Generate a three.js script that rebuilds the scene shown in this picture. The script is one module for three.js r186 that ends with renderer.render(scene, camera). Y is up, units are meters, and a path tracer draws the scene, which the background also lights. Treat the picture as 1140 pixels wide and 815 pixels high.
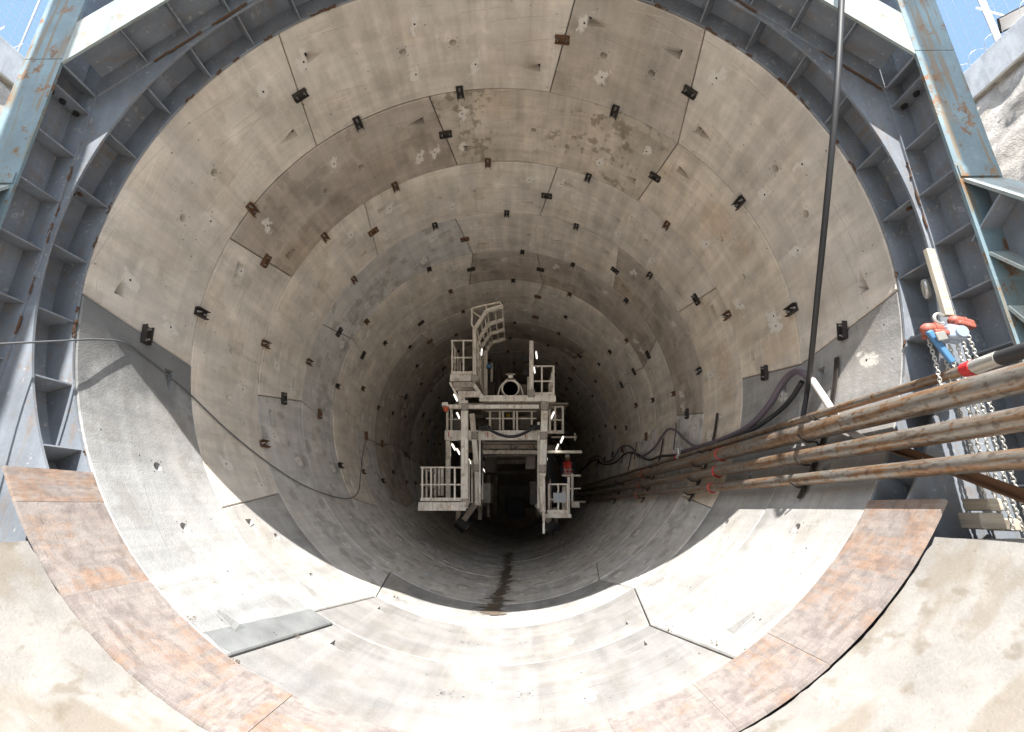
import * as THREE from 'three';
import { mergeGeometries, mergeVertices, toCreasedNormals } from 'three/addons/utils/BufferGeometryUtils.js';
import { RoundedBoxGeometry } from 'three/addons/geometries/RoundedBoxGeometry.js';
import { MarchingCubes } from 'three/addons/objects/MarchingCubes.js';

// ------------------------------------------------------------------ camera, sky, sun, exposure
const R = 4.8, RAD = Math.PI / 180;                 // inner radius of the lining (m)
const RING = 1.926;                                 // width of one lining ring
const CAM = { X: 0.35, Y: -2.832, Z: 4.843, f: 506.9, pitch: 17.12 * RAD, yaw: -0.6 * RAD };
const scene = new THREE.Scene();
const camera = new THREE.PerspectiveCamera(2 * Math.atan(407.5 / CAM.f) / RAD, 1024 / 732, 0.05, 900);
camera.position.set(CAM.X, CAM.Y + R, CAM.Z);
camera.rotation.set(CAM.pitch, -CAM.yaw, 0, 'YXZ');
camera.updateMatrixWorld();

const SUN = new THREE.Vector3(-0.015, 1, 0.618).normalize();
const renderer = new THREE.WebGLRenderer({ antialias: true });
renderer.toneMapping = THREE.LinearToneMapping;
renderer.toneMappingExposure = 4.15;
renderer.shadowMap.enabled = true;
renderer.setSize(1024, 732);

{ // clear summer sky, paler towards the horizon; glow round the sun enlarged as unseen fill light
  const w = 256, h = 128, d = new Float32Array(w * h * 4);
  for (let j = 0; j < h; j++) for (let i = 0; i < w; i++) {
    const el = ((j + 0.5) / h - 0.5) * Math.PI, az = ((i + 0.5) / w - 0.5) * 2 * Math.PI;
    const dir = new THREE.Vector3(Math.cos(el) * Math.cos(az), Math.sin(el), Math.cos(el) * Math.sin(az));
    const s = Math.max(0, Math.sin(el)), hz = Math.pow(1 - s, 3.0);
    const g = Math.pow(Math.max(0, dir.dot(SUN)), 4) * 0.7;
    const k = (j * w + i) * 4;
    d[k] = 0.088 + 0.18 * hz + g; d[k + 1] = 0.152 + 0.15 * hz + g; d[k + 2] = 0.262 + 0.09 * hz + g * 0.95; d[k + 3] = 1;
    if (el < 0) { d[k] = 0.22; d[k + 1] = 0.21; d[k + 2] = 0.19; }
  }
  const t = new THREE.DataTexture(d, w, h, THREE.RGBAFormat, THREE.FloatType);
  t.mapping = THREE.EquirectangularReflectionMapping; t.magFilter = THREE.LinearFilter; t.minFilter = THREE.LinearFilter;
  t.needsUpdate = true;
  scene.background = t; scene.environment = t;
}
const sun = new THREE.DirectionalLight(new THREE.Color(1.0, 0.965, 0.915), 3.15);
sun.position.copy(SUN).multiplyScalar(60);
sun.castShadow = true; sun.shadow.radius = 1; sun.shadow.mapSize.set(4096, 4096);
Object.assign(sun.shadow.camera, { left: -16, right: 16, top: 22, bottom: -22, near: 1, far: 140 });
scene.add(sun, sun.target);

// ------------------------------------------------------------------ helpers
let seed = 7;
const rnd = () => { seed = (seed * 1664525 + 1013904223) >>> 0; return seed / 4294967296; };
const rr = (a, b) => a + (b - a) * rnd();
const V = (X, Y, zd) => new THREE.Vector3(X, Y + R, -zd);         // X, Y from the tunnel axis, zd = depth behind the portal edge
const P = (thDeg, r, zd) => V(r * Math.sin(thDeg * RAD), r * Math.cos(thDeg * RAD), zd);   // theta from the crown, clockwise
function ray(px, py) {                                             // direction of a photo pixel
  const u = (px - 570) / CAM.f, v = -(py - 407.5) / CAM.f, c = Math.cos(CAM.pitch), s = Math.sin(CAM.pitch);
  const cy = Math.cos(CAM.yaw), sy = Math.sin(CAM.yaw), Y = v * c + s, Z = -v * s + c;
  return [cy * u + sy * Z, Y, -sy * u + cy * Z];
}
const G = (px, py, Z) => { const d = ray(px, py), t = Z / d[2]; return V(CAM.X + d[0] * t, CAM.Y + d[1] * t, Z - CAM.Z); };   // at distance Z along the axis
function onWall(px, py, r = R - 0.03) {                            // where the ray meets the cylinder of radius r
  const d = ray(px, py), a = d[0] * d[0] + d[1] * d[1], b = CAM.X * d[0] + CAM.Y * d[1], c = CAM.X ** 2 + CAM.Y ** 2 - r * r;
  const t = (-b + Math.sqrt(b * b - a * c)) / a;
  return V(CAM.X + d[0] * t, CAM.Y + d[1] * t, d[2] * t - CAM.Z);
}
const used = {};
function numbered(n) { const k = used[n] = (used[n] ?? -1) + 1; return k ? n + '_' + String(k).padStart(3, '0') : n; }
function uvMetres(g, s = 1, ou = 0, ov = 0) {                      // uv in metres by the dominant normal
  if (g.index) g = g.toNonIndexed();
  const p = g.attributes.position, n = g.attributes.normal, uv = new Float32Array(p.count * 2);
  for (let i = 0; i < p.count; i++) {
    const ax = Math.abs(n.getX(i)), ay = Math.abs(n.getY(i)), az = Math.abs(n.getZ(i));
    let u, v;
    if (ax >= ay && ax >= az) { u = p.getZ(i); v = p.getY(i); } else if (ay >= az) { u = p.getX(i); v = p.getZ(i); } else { u = p.getX(i); v = p.getY(i); }
    uv[i * 2] = u * s + ou; uv[i * 2 + 1] = v * s + ov;
  }
  g.setAttribute('uv', new THREE.BufferAttribute(uv, 2));
  return g;
}
function put(name, geo, mat, parent) {
  const m = new THREE.Mesh(geo, mat); m.castShadow = m.receiveShadow = true;
  if (parent) { m.name = name; parent.add(m); } else { m.name = numbered(name); scene.add(m); }
  return m;
}
function tag(o, label, category, group, kind) {
  if (label) o.userData.label = label;
  if (category) o.userData.category = category;
  if (group) o.userData.group = group;
  if (kind) o.userData.kind = kind;
  return o;
}
function thing(name, label, category, group) {
  const g = new THREE.Group(); g.name = numbered(name); scene.add(g);
  return tag(g, label, category, group);
}
function settle(g) {                                               // move the group's origin to the base of the thing
  const b = new THREE.Box3().setFromObject(g), c = b.getCenter(new THREE.Vector3()); c.y = b.min.y;
  for (const k of g.children) k.position.sub(c);
  g.position.copy(c);
  return g;
}
const merge = (a) => mergeGeometries(a.map((g) => { g = g.index ? g.toNonIndexed() : g; for (const k of Object.keys(g.attributes)) if (!['position', 'normal', 'uv'].includes(k)) g.deleteAttribute(k); return g; }));
function boxAt(c, sx, sy, sz) { const g = new THREE.BoxGeometry(sx, sy, sz); g.translate(c.x, c.y, c.z); return uvMetres(g); }
function beam(p, q, w, h, up = new THREE.Vector3(0, 1, 0), bevel = 0) {      // bar from p to q, w sideways, h along up
  const d = q.clone().sub(p), L = d.length(); d.normalize();
  let x = new THREE.Vector3().crossVectors(up, d);
  if (x.lengthSq() < 1e-4) x = new THREE.Vector3(1, 0, 0); x.normalize();
  const y = new THREE.Vector3().crossVectors(d, x);
  let g = bevel ? new RoundedBoxGeometry(w, h, L, 1, bevel) : new THREE.BoxGeometry(w, h, L);
  g = uvMetres(g, 1, rnd() * 3, rnd() * 3);
  g.applyMatrix4(new THREE.Matrix4().makeBasis(x, y, d).setPosition(p.clone().add(q).multiplyScalar(0.5)));
  return g;
}
function hbeam(p, q, w, h, up, tf = 0.02) {                        // H section: flanges at +-h/2 along up
  const d = q.clone().sub(p).normalize(), x = new THREE.Vector3().crossVectors(up, d).normalize(), y = new THREE.Vector3().crossVectors(d, x);
  const o = y.clone().multiplyScalar(h / 2 - tf / 2);
  return merge([beam(p.clone().add(o), q.clone().add(o), w, tf, up), beam(p.clone().sub(o), q.clone().sub(o), w, tf, up), beam(p, q, tf, h - 2 * tf - 0.004, up)]);
}
function rod(p, q, r, n = 10) {
  const L = p.distanceTo(q), g = new THREE.CylinderGeometry(r, r, L, n, 1);
  const uv = g.attributes.uv; for (let i = 0; i < uv.count; i++) uv.setXY(i, uv.getX(i) * r * 6.28, uv.getY(i) * L);
  g.applyQuaternion(new THREE.Quaternion().setFromUnitVectors(new THREE.Vector3(0, 1, 0), q.clone().sub(p).normalize()));
  const c = p.clone().add(q).multiplyScalar(0.5); g.translate(c.x, c.y, c.z);
  return g;
}
function tube(pts, r, n = 8, seg = 0) {
  const c = new THREE.CatmullRomCurve3(pts, false, 'centripetal');
  const L = c.getLength(), g = new THREE.TubeGeometry(c, seg || Math.max(8, Math.ceil(L / 0.12)), r, n, false), uv = g.attributes.uv;
  for (let i = 0; i < uv.count; i++) uv.setXY(i, uv.getX(i) * L, uv.getY(i) * r * 6.28);
  return g;
}
function lumpy(g, a = 0.02) { const p = g.attributes.position; for (let i = 0; i < p.count; i++) { const n = fbm(p.getX(i) * 14 + 40, p.getY(i) * 14 + p.getZ(i) * 9 + 40, 3) - 0.5; p.setXYZ(i, p.getX(i) + n * a, p.getY(i) + n * a, p.getZ(i) + Math.abs(n) * a); } g.computeVertexNormals(); return g; }
function poly(pts, z0, z1) {                                       // polygon in the (X, Y) plane between depths z0 and z1
  const s = new THREE.Shape(pts.map((p) => new THREE.Vector2(p[0], p[1])));
  const g = new THREE.ExtrudeGeometry(s, { depth: Math.abs(z1 - z0), bevelEnabled: false });
  g.translate(0, R, -Math.max(z0, z1));
  return uvMetres(g);
}

// ------------------------------------------------------------------ noise and textures
const HB = new Float32Array(65536); { for (let i = 0; i < 65536; i++) HB[i] = rnd(); }
function vn(x, y, per = 256) {                                     // value noise, repeats every per cells
  let xi = Math.floor(x), yi = Math.floor(y); const fx = x - xi, fy = y - yi;
  const u = fx * fx * (3 - 2 * fx), v = fy * fy * (3 - 2 * fy);
  const x0 = ((xi % per) + per) % per, x1 = (x0 + 1) % per, y0 = ((yi % per) + per) % per, y1 = (y0 + 1) % per;
  const a = HB[(y0 << 8) + x0], b = HB[(y0 << 8) + x1], c = HB[(y1 << 8) + x0], d = HB[(y1 << 8) + x1];
  return a + (b - a) * u + (c - a) * v + (a - b - c + d) * u * v;
}
function fbm(x, y, o = 4) { let s = 0, a = 0.5, t = 0; for (let i = 0; i < o; i++) { s += a * vn(x + i * 17.3, y + i * 41.7); t += a; a *= 0.5; x *= 2.03; y *= 2.03; } return s / t; }
const sm = (a, b, x) => { x = Math.min(1, Math.max(0, (x - a) / (b - a))); return x * x * (3 - 2 * x); };
const mix = (a, b, t) => a + (b - a) * t;
function tex(w, h, fn, srgb = true, stamp) {
  const d = new Uint8Array(w * h * 4);
  for (let j = 0; j < h; j++) for (let i = 0; i < w; i++) { const c = fn((i + 0.5) / w, (j + 0.5) / h), k = (j * w + i) * 4; d[k] = c[0]; d[k + 1] = c[1]; d[k + 2] = c[2]; d[k + 3] = 255; }
  if (stamp) stamp(d, w, h);
  const t = new THREE.DataTexture(d, w, h, THREE.RGBAFormat);
  t.wrapS = t.wrapT = THREE.RepeatWrapping; t.magFilter = THREE.LinearFilter; t.minFilter = THREE.LinearMipmapLinearFilter; t.generateMipmaps = true;
  if (srgb) t.colorSpace = THREE.SRGBColorSpace;
  t.needsUpdate = true;
  return t;
}
const cl = (x) => Math.min(255, Math.max(0, x));
// concrete segment: covers 5.6 m of arc by 2.0 m of tunnel
const SEGU = 5.6, SEGV = 2.0;
function segTex(k, o) {
  const ox = k * 37.7, oy = k * 23.1;
  const spots = [];
  for (let i = 0; i < (o.spots ?? 4); i++) spots.push([(i % 2 ? 0.28 : 0.72) * 2.0 * 0.96 + rr(-0.04, 0.04), rr(0.7, 4.9), rr(0.08, 0.12)]);
  const scr = []; for (let i = 0; i < 26; i++) scr.push([rr(0, SEGU), rr(0, SEGV), rr(-1.5, 1.5), rr(0.05, 0.5), rnd() < 0.5]);
  const pits = []; for (let i = 0; i < 24; i++) pits.push([rr(0, SEGU), rr(0, SEGV), rr(0.005, 0.013)]);
  const marks = []; for (let i = 0; i < 4; i++) marks.push([rr(0.3, SEGU - 0.3), rr(0.2, SEGV - 0.2), rr(0.03, 0.07), rr(0.04, 0.1)]);
  return tex(1280, 448, (u, v) => {
    const x = u * SEGU, y = v * SEGV;
    const n1 = fbm(x * 0.9 + ox, y * 0.9 + oy, 4), n2 = fbm(x * 4 + ox, y * 4 - oy, 3), n3 = vn(x * 60 + ox, y * 60 + oy);
    const sz = fbm(x * 5 + ox, y * 0.55 + oy, 3), sc = fbm(x * 0.5 - ox, y * 9 + oy, 3);
    const n4 = vn(x * 130 - ox, y * 130 + oy), sv = vn(x * 22 + ox, y * 1.3 + oy);
    let L = 1 + (n1 - 0.5) * 0.22 + (n2 - 0.5) * 0.14 + (n3 - 0.5) * 0.05 + (n4 - 0.5) * 0.04 + (sz - 0.5) * 0.18 + (sc - 0.5) * 0.12 + (sv - 0.5) * 0.05;
    let r = o.c[0] * L, g = o.c[1] * L, b = o.c[2] * L;
    const tan = sm(0.55, 0.75, fbm(x * 1.4 + 9 + ox, y * 1.1 + oy, 4)) * (o.tan ?? 0.22);
    r = mix(r, 190, tan * 0.7); g = mix(g, 163, tan * 0.7); b = mix(b, 132, tan * 0.7);
    const wash = sm(0.48, 0.76, fbm(x * 0.8 + 50 - ox, y * 1.6 + oy, 5)) * (o.wash ?? 0.3);
    r = mix(r, 214, wash); g = mix(g, 208, wash); b = mix(b, 198, wash);
    const dk = sm(0.56, 0.72, fbm(x * 3.4 + 80 + ox, y * 2.6 - oy, 6)) * (o.dark ?? 0.1);
    r = mix(r, 92, dk); g = mix(g, 84, dk); b = mix(b, 70, dk);
    if (o.mould) { const m = sm(0.52, 0.68, fbm(x * 9 + ox, y * 8 + 3, 5)) * sm(0.47, 0.64, fbm(x * 1.0 + 31, y * 1.3 + 7 + oy, 4)) * o.mould * 0.45; r = mix(r, 78, m); g = mix(g, 68, m); b = mix(b, 48, m); }
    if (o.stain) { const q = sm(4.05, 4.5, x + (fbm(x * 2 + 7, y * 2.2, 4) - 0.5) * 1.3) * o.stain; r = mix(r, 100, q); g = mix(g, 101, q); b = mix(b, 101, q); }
    if (o.patch && o.patch(x, y, n2)) { const f = 0.8 + 0.3 * n2 + 0.12 * n1; r = o.pc[0] * f; g = o.pc[1] * f; b = o.pc[2] * f; }
    return [cl(r), cl(g), cl(b)];
  }, true, (d, w, h) => {
    const each = (cx, cy, ex, ey, fn) => {
      for (let j = Math.max(0, Math.floor((cy - ey) / SEGV * h)); j < Math.min(h, Math.ceil((cy + ey) / SEGV * h)); j++)
        for (let i = Math.max(0, Math.floor((cx - ex) / SEGU * w)); i < Math.min(w, Math.ceil((cx + ex) / SEGU * w)); i++) {
          const c = fn((i + 0.5) / w * SEGU, (j + 0.5) / h * SEGV), q = (j * w + i) * 4;
          if (c) { if (c.length === 1) for (let e = 0; e < 3; e++) d[q + e] = cl(d[q + e] * c[0]); else for (let e = 0; e < 3; e++) d[q + e] = cl(mix(d[q + e], c[e], c[3])); }
        }
    };
    for (const [sx, sy, vx, len, light] of scr) each(sx, sy, len, 0.05 + len * 0.25, (x, y) => (Math.abs(y - sy - (x - sx) * vx * 0.15) < 0.004 ? [light ? 1.1 : 0.86] : null));
    for (const [sx, sy, q] of pits) each(sx, sy, q, q, (x, y) => ((x - sx) ** 2 + (y - sy) ** 2 < q * q ? [0.5] : null));
    for (const [sx, sy, hw, hh] of marks) each(sx, sy, hw, hh, (x, y) => (Math.abs(x - sx) > hw - 0.007 || Math.abs(y - sy) > hh - 0.007 ? [0.92] : null));
    for (const [sy, sx, q] of spots) each(sx, sy, 0.2, 0.2, (x, y) => { const dx = x - sx, dy = y - sy; if (Math.hypot(dx, dy) < 0.017) return [50, 46, 42, 1]; const e = Math.hypot(dx + dy * 0.3, dy * 0.6) + (fbm(x * 14 + ox, y * 11 + sx * 9, 4) - 0.5) * 0.22; return e < q ? [222, 216, 207, 0.8 * sm(q, q * 0.6, e) + 0.08] : null; });
  });
}
const bumpConcrete = tex(1024, 1024, (u, v) => {
  const x = u * 128, y = v * 128; let c = 120 + (fbm(x * 0.25, y * 0.25, 3) - 0.5) * 90 + (vn(x, y, 128) - 0.5) * 50 + (vn(x * 2, y * 2, 256) - 0.5) * 30;
  if (vn(x * 0.5 + 3, y * 0.5, 64) > 0.93) c -= 70;
  c = cl(c); return [c, c, c];
}, false);
const segMats = [];
{
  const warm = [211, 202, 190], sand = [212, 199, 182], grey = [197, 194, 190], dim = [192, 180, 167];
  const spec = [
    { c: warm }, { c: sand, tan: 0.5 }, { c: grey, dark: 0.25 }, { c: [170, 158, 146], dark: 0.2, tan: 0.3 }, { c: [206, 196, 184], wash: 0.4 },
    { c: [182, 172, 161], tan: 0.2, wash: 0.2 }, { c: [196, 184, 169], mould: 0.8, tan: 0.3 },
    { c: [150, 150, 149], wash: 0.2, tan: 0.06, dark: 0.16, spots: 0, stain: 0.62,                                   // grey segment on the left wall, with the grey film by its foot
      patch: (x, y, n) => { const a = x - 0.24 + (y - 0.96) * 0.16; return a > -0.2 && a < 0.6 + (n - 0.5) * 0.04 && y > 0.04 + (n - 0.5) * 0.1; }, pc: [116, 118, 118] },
    { c: [130, 128, 126], wash: 0.1, tan: 0.1, dark: 0.14, spots: 2 },                                         // floor in the sun: darker copy, the sunlight offset in its colour
    { c: [152, 150, 147], wash: 0.15, tan: 0.12, dark: 0.2, spots: 0 },  // floor across the shadow edge, colour darkened for its sunlit strip
    { c: [154, 152, 149], wash: 0.1, tan: 0.1, dark: 0.1, spots: 2 }];  // low side segments in the sun, colour darkened to offset the sunlight
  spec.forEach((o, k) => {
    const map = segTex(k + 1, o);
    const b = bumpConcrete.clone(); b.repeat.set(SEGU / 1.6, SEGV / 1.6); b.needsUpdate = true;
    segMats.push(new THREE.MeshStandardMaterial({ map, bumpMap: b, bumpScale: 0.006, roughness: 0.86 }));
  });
}
const bc1 = bumpConcrete.clone(); bc1.repeat.set(0.5, 0.5); bc1.needsUpdate = true;
const cradleMap = tex(1024, 1024, (u, v) => {                      // 8 m tile
  const x = u * 32, y = v * 32, n = fbm(x * 0.5, y * 0.5, 5), m = fbm(x * 2, y * 2 + 9, 4);
  let r = 139, g = 135, b = 130; const L = 1 + (n - 0.5) * 0.22 + (m - 0.5) * 0.12 + (vn(x * 16, y * 16) - 0.5) * 0.06;
  r *= L; g *= L; b *= L;
  const st = sm(0.54, 0.7, fbm(x * 0.32 + 40, y * 0.7 + 11, 5)) * 0.6;
  r = mix(r, 122, st); g = mix(g, 112, st); b = mix(b, 98, st);
  const sp = sm(0.6, 0.8, fbm(x * 1.5 + 4, y * 1.5 + 60, 5)) * 0.5; r = mix(r, 104, sp); g = mix(g, 94, sp); b = mix(b, 80, sp);
  return [cl(r), cl(g), cl(b)];
});
cradleMap.repeat.set(1 / 8, 1 / 8);
const rustTex = (k) => tex(768, 512, (u, v) => {                    // one plate: u along the arc, v along the tunnel
  const x = u * 2.4 + k * 19, y = v * 1.6 + k * 7;
  const n = fbm(x * 1.3, y * 1.3, 6), m = fbm(x * 7, y * 7, 4), st = fbm(x * 1.0 + 3, y * 9 + 8, 5), cr = fbm(x * 14, y * 1.2 + 30, 4), f = vn(x * 70, y * 70), f2 = vn(x * 170, y * 170);
  const L = 0.84 + m * 0.2 + (f - 0.5) * 0.12 + (f2 - 0.5) * 0.1 + (cr - 0.5) * 0.12;
  let r = 144 * L, g = 135 * L, b = 130 * L;                        // worn mill scale and dried slurry
  const bias = [0.075, -0.09, -0.02, 0.02][k];
  const o = sm(0.46, 0.68, n * 0.5 + st * 0.3 + cr * 0.2 + bias) * 0.5; r = mix(r, 150 * L, o); g = mix(g, 110 * L, o); b = mix(b, 82 * L, o);
  const w = sm(0.48, 0.7, fbm(x * 1.5 + 20, y * 3 + 90, 6) * 0.7 + st * 0.3) * 0.7; r = mix(r, 150 * L, w); g = mix(g, 143 * L, w); b = mix(b, 137 * L, w);
  const d = sm(0.52, 0.68, fbm(x * 3.2 + 70, y * 7.6, 6)) * 0.26; r = mix(r, 96 * L, d); g = mix(g, 86 * L, d); b = mix(b, 84 * L, d);
  const sc = vn(x * 2.4 + 9, y * 60) > 0.92 && vn(x * 1.7, y * 9 + 5) > 0.5 ? 0.85 : 1;
  return [cl(r * sc), cl(g * sc), cl(b * sc)];
});
const rustMats = [0, 1, 2, 3].map((k) => new THREE.MeshStandardMaterial({ map: rustTex(k), bumpMap: bc1, bumpScale: 0.003, roughness: 0.8, metalness: 0.0 }));
const paintTex = (c, rust, splat, k) => tex(1024, 1024, (u, v) => {        // 4 m tile of painted steel
  const x = u * 16 + k * 31, y = v * 16 + k * 11, L = 1 + (fbm(x * 0.7, y * 0.7, 4) - 0.5) * 0.28 + (vn(x * 14, y * 14) - 0.5) * 0.06 + (fbm(x * 3, y * 0.4, 3) - 0.5) * 0.12;
  let r = c[0] * L, g = c[1] * L, b = c[2] * L;
  const q = sm(0.55, 0.74, fbm(x * 2.4 + 5, y * 1.7 + 50, 6) * 0.75 + fbm(x * 14, y * 14, 2) * 0.25) * rust; const rl = 0.7 + fbm(x * 6, y * 6, 2) * 0.6; r = mix(r, 124 * rl, q); g = mix(g, 82 * rl, q); b = mix(b, 50 * rl, q);
  const dr = sm(0.62, 0.75, fbm(x * 5, y * 0.35 + 9, 4)) * rust * 0.6; r = mix(r, 134, dr); g = mix(g, 100, dr); b = mix(b, 66, dr);
  const s = sm(0.68, 0.75, fbm(x * 7 + 80, y * 5, 4)) * sm(0.5, 0.62, fbm(x * 0.8, y * 0.8 + 30, 3)) * splat; r = mix(r, 176, s); g = mix(g, 178, s); b = mix(b, 176, s);
  const s2 = sm(0.9, 0.95, vn(x * 7.1, y * 7.1 + 20)) * sm(0.5, 0.56, fbm(x * 0.9 + 7, y * 0.9, 2)) * splat; r = mix(r, 182, s2); g = mix(g, 180, s2); b = mix(b, 172, s2);
  return [cl(r), cl(g), cl(b)];
});
const quarter = (t) => { t.repeat.set(0.25, 0.25); return t; };
const M = {
  cradle: new THREE.MeshStandardMaterial({ map: cradleMap, bumpMap: bc1, bumpScale: 0.004, roughness: 0.9 }),
  steel: new THREE.MeshStandardMaterial({ map: quarter(paintTex([126, 132, 140], 0.2, 0.6, 1)), roughness: 0.55 }),
  steelRust: new THREE.MeshStandardMaterial({ map: quarter(paintTex([118, 138, 146], 0.9, 0.15, 2)), roughness: 0.55 }),
  steelBand: new THREE.MeshStandardMaterial({ map: quarter(paintTex([150, 160, 158], 0.35, 0.3, 3)), roughness: 0.5 }),
  pipe: new THREE.MeshStandardMaterial({ map: tex(256, 1024, (u, v) => {        // u around, v along (metres, 4 m repeat)
    const x = u * 14, y = v * 32, n = fbm(x * 1.2, y * 0.22, 5), st = fbm(x * 3.4, y * 0.35 + 40, 5), gr = vn(x * 16, y * 9), L = 0.9 + fbm(x * 4, y * 3, 3) * 0.16 + (gr - 0.5) * 0.08; let r = 158 * L, g = 152 * L, b = 144 * L;
    const o = sm(0.44, 0.62, n * 0.55 + st * 0.45) * 0.62; r = mix(r, 158 * L, o); g = mix(g, 112 * L, o); b = mix(b, 74 * L, o);
    const bd = sm(0.62, 0.7, vn(y * 1.9, 7.7) * 0.6 + st * 0.4) * 0.5; r = mix(r, 138 * L, bd); g = mix(g, 92 * L, bd); b = mix(b, 54 * L, bd);
    const d = sm(0.55, 0.75, fbm(x * 2.4 + 60, y * 2.2, 6)) * 0.4; r = mix(r, 72, d); g = mix(g, 56, d); b = mix(b, 46, d); return [cl(r), cl(g), cl(b)]; }), roughness: 0.36, metalness: 0.55 }),
  bracket: new THREE.MeshStandardMaterial({ color: new THREE.Color(0.045, 0.038, 0.034), roughness: 0.6, metalness: 0.3 }),
  bracketRust: new THREE.MeshStandardMaterial({ color: new THREE.Color(0.13, 0.065, 0.032), roughness: 0.8 }),
  bolt: new THREE.MeshStandardMaterial({ color: new THREE.Color(0.36, 0.35, 0.33), roughness: 0.4, metalness: 0.7 }),
  dark: new THREE.MeshStandardMaterial({ color: new THREE.Color(0.022, 0.021, 0.021), roughness: 0.7 }),
  rubber: new THREE.MeshStandardMaterial({ color: new THREE.Color(0.03, 0.03, 0.032), roughness: 0.55 }),
  rust: new THREE.MeshStandardMaterial({ color: new THREE.Color(0.1, 0.052, 0.028), roughness: 0.95 }),
  white: new THREE.MeshStandardMaterial({ map: quarter(paintTex([242, 233, 219], 0.32, 0.0, 5)), roughness: 0.55 }),
  cream: new THREE.MeshStandardMaterial({ map: quarter(paintTex([176, 166, 154], 0.4, 0.0, 6)), roughness: 0.65 }),
  red: new THREE.MeshStandardMaterial({ color: new THREE.Color(0.5, 0.03, 0.03), roughness: 0.5 }),
  hoistRed: new THREE.MeshStandardMaterial({ map: quarter(paintTex([158, 88, 76], 0.5, 0.5, 14)), roughness: 0.6 }),
  blue: new THREE.MeshStandardMaterial({ color: new THREE.Color(0.07, 0.19, 0.36), roughness: 0.55 }),
  paleBlue: new THREE.MeshStandardMaterial({ color: new THREE.Color(0.38, 0.46, 0.55), roughness: 0.45, metalness: 0.3 }),
  galv: new THREE.MeshStandardMaterial({ color: new THREE.Color(0.55, 0.54, 0.5), roughness: 0.35, metalness: 0.6 }),
  wood: new THREE.MeshStandardMaterial({ map: tex(256, 256, (u, v) => { const n = fbm(u * 3, v * 40, 3), L = 0.8 + n * 0.4; return [cl(178 * L), cl(168 * L), cl(152 * L)]; }), roughness: 0.8 }),
  hoseWhite: new THREE.MeshStandardMaterial({ color: new THREE.Color(0.55, 0.52, 0.5), roughness: 0.6 }),
  hosePurple: new THREE.MeshStandardMaterial({ color: new THREE.Color(0.14, 0.115, 0.14), roughness: 0.5 }),
  cable: new THREE.MeshStandardMaterial({ color: new THREE.Color(0.11, 0.115, 0.12), roughness: 0.6 }),
  mud: new THREE.MeshStandardMaterial({ color: new THREE.Color(0.15, 0.12, 0.09), roughness: 0.45 }),
  glowTube: new THREE.MeshStandardMaterial({ color: 0x222222, emissive: new THREE.Color(1, 0.96, 0.88), emissiveIntensity: 0.45 }),
  parapet: new THREE.MeshStandardMaterial({ map: quarter(paintTex([206, 208, 208], 0.06, 0.0, 9)), bumpMap: bc1, bumpScale: 0.01, roughness: 0.9 }),
  equip: new THREE.MeshStandardMaterial({ map: quarter(paintTex([138, 132, 124], 0.5, 0.2, 11)), roughness: 0.6 }),
  equipDark: new THREE.MeshStandardMaterial({ map: quarter(paintTex([78, 74, 70], 0.5, 0.1, 12)), roughness: 0.6 }),
  yellow: new THREE.MeshStandardMaterial({ color: new THREE.Color(0.55, 0.4, 0.03), roughness: 0.5 }),
  orange: new THREE.MeshStandardMaterial({ color: new THREE.Color(0.6, 0.09, 0.02), roughness: 0.35 }),
};

M.pipe.map.repeat.set(1, 0.25);
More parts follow.
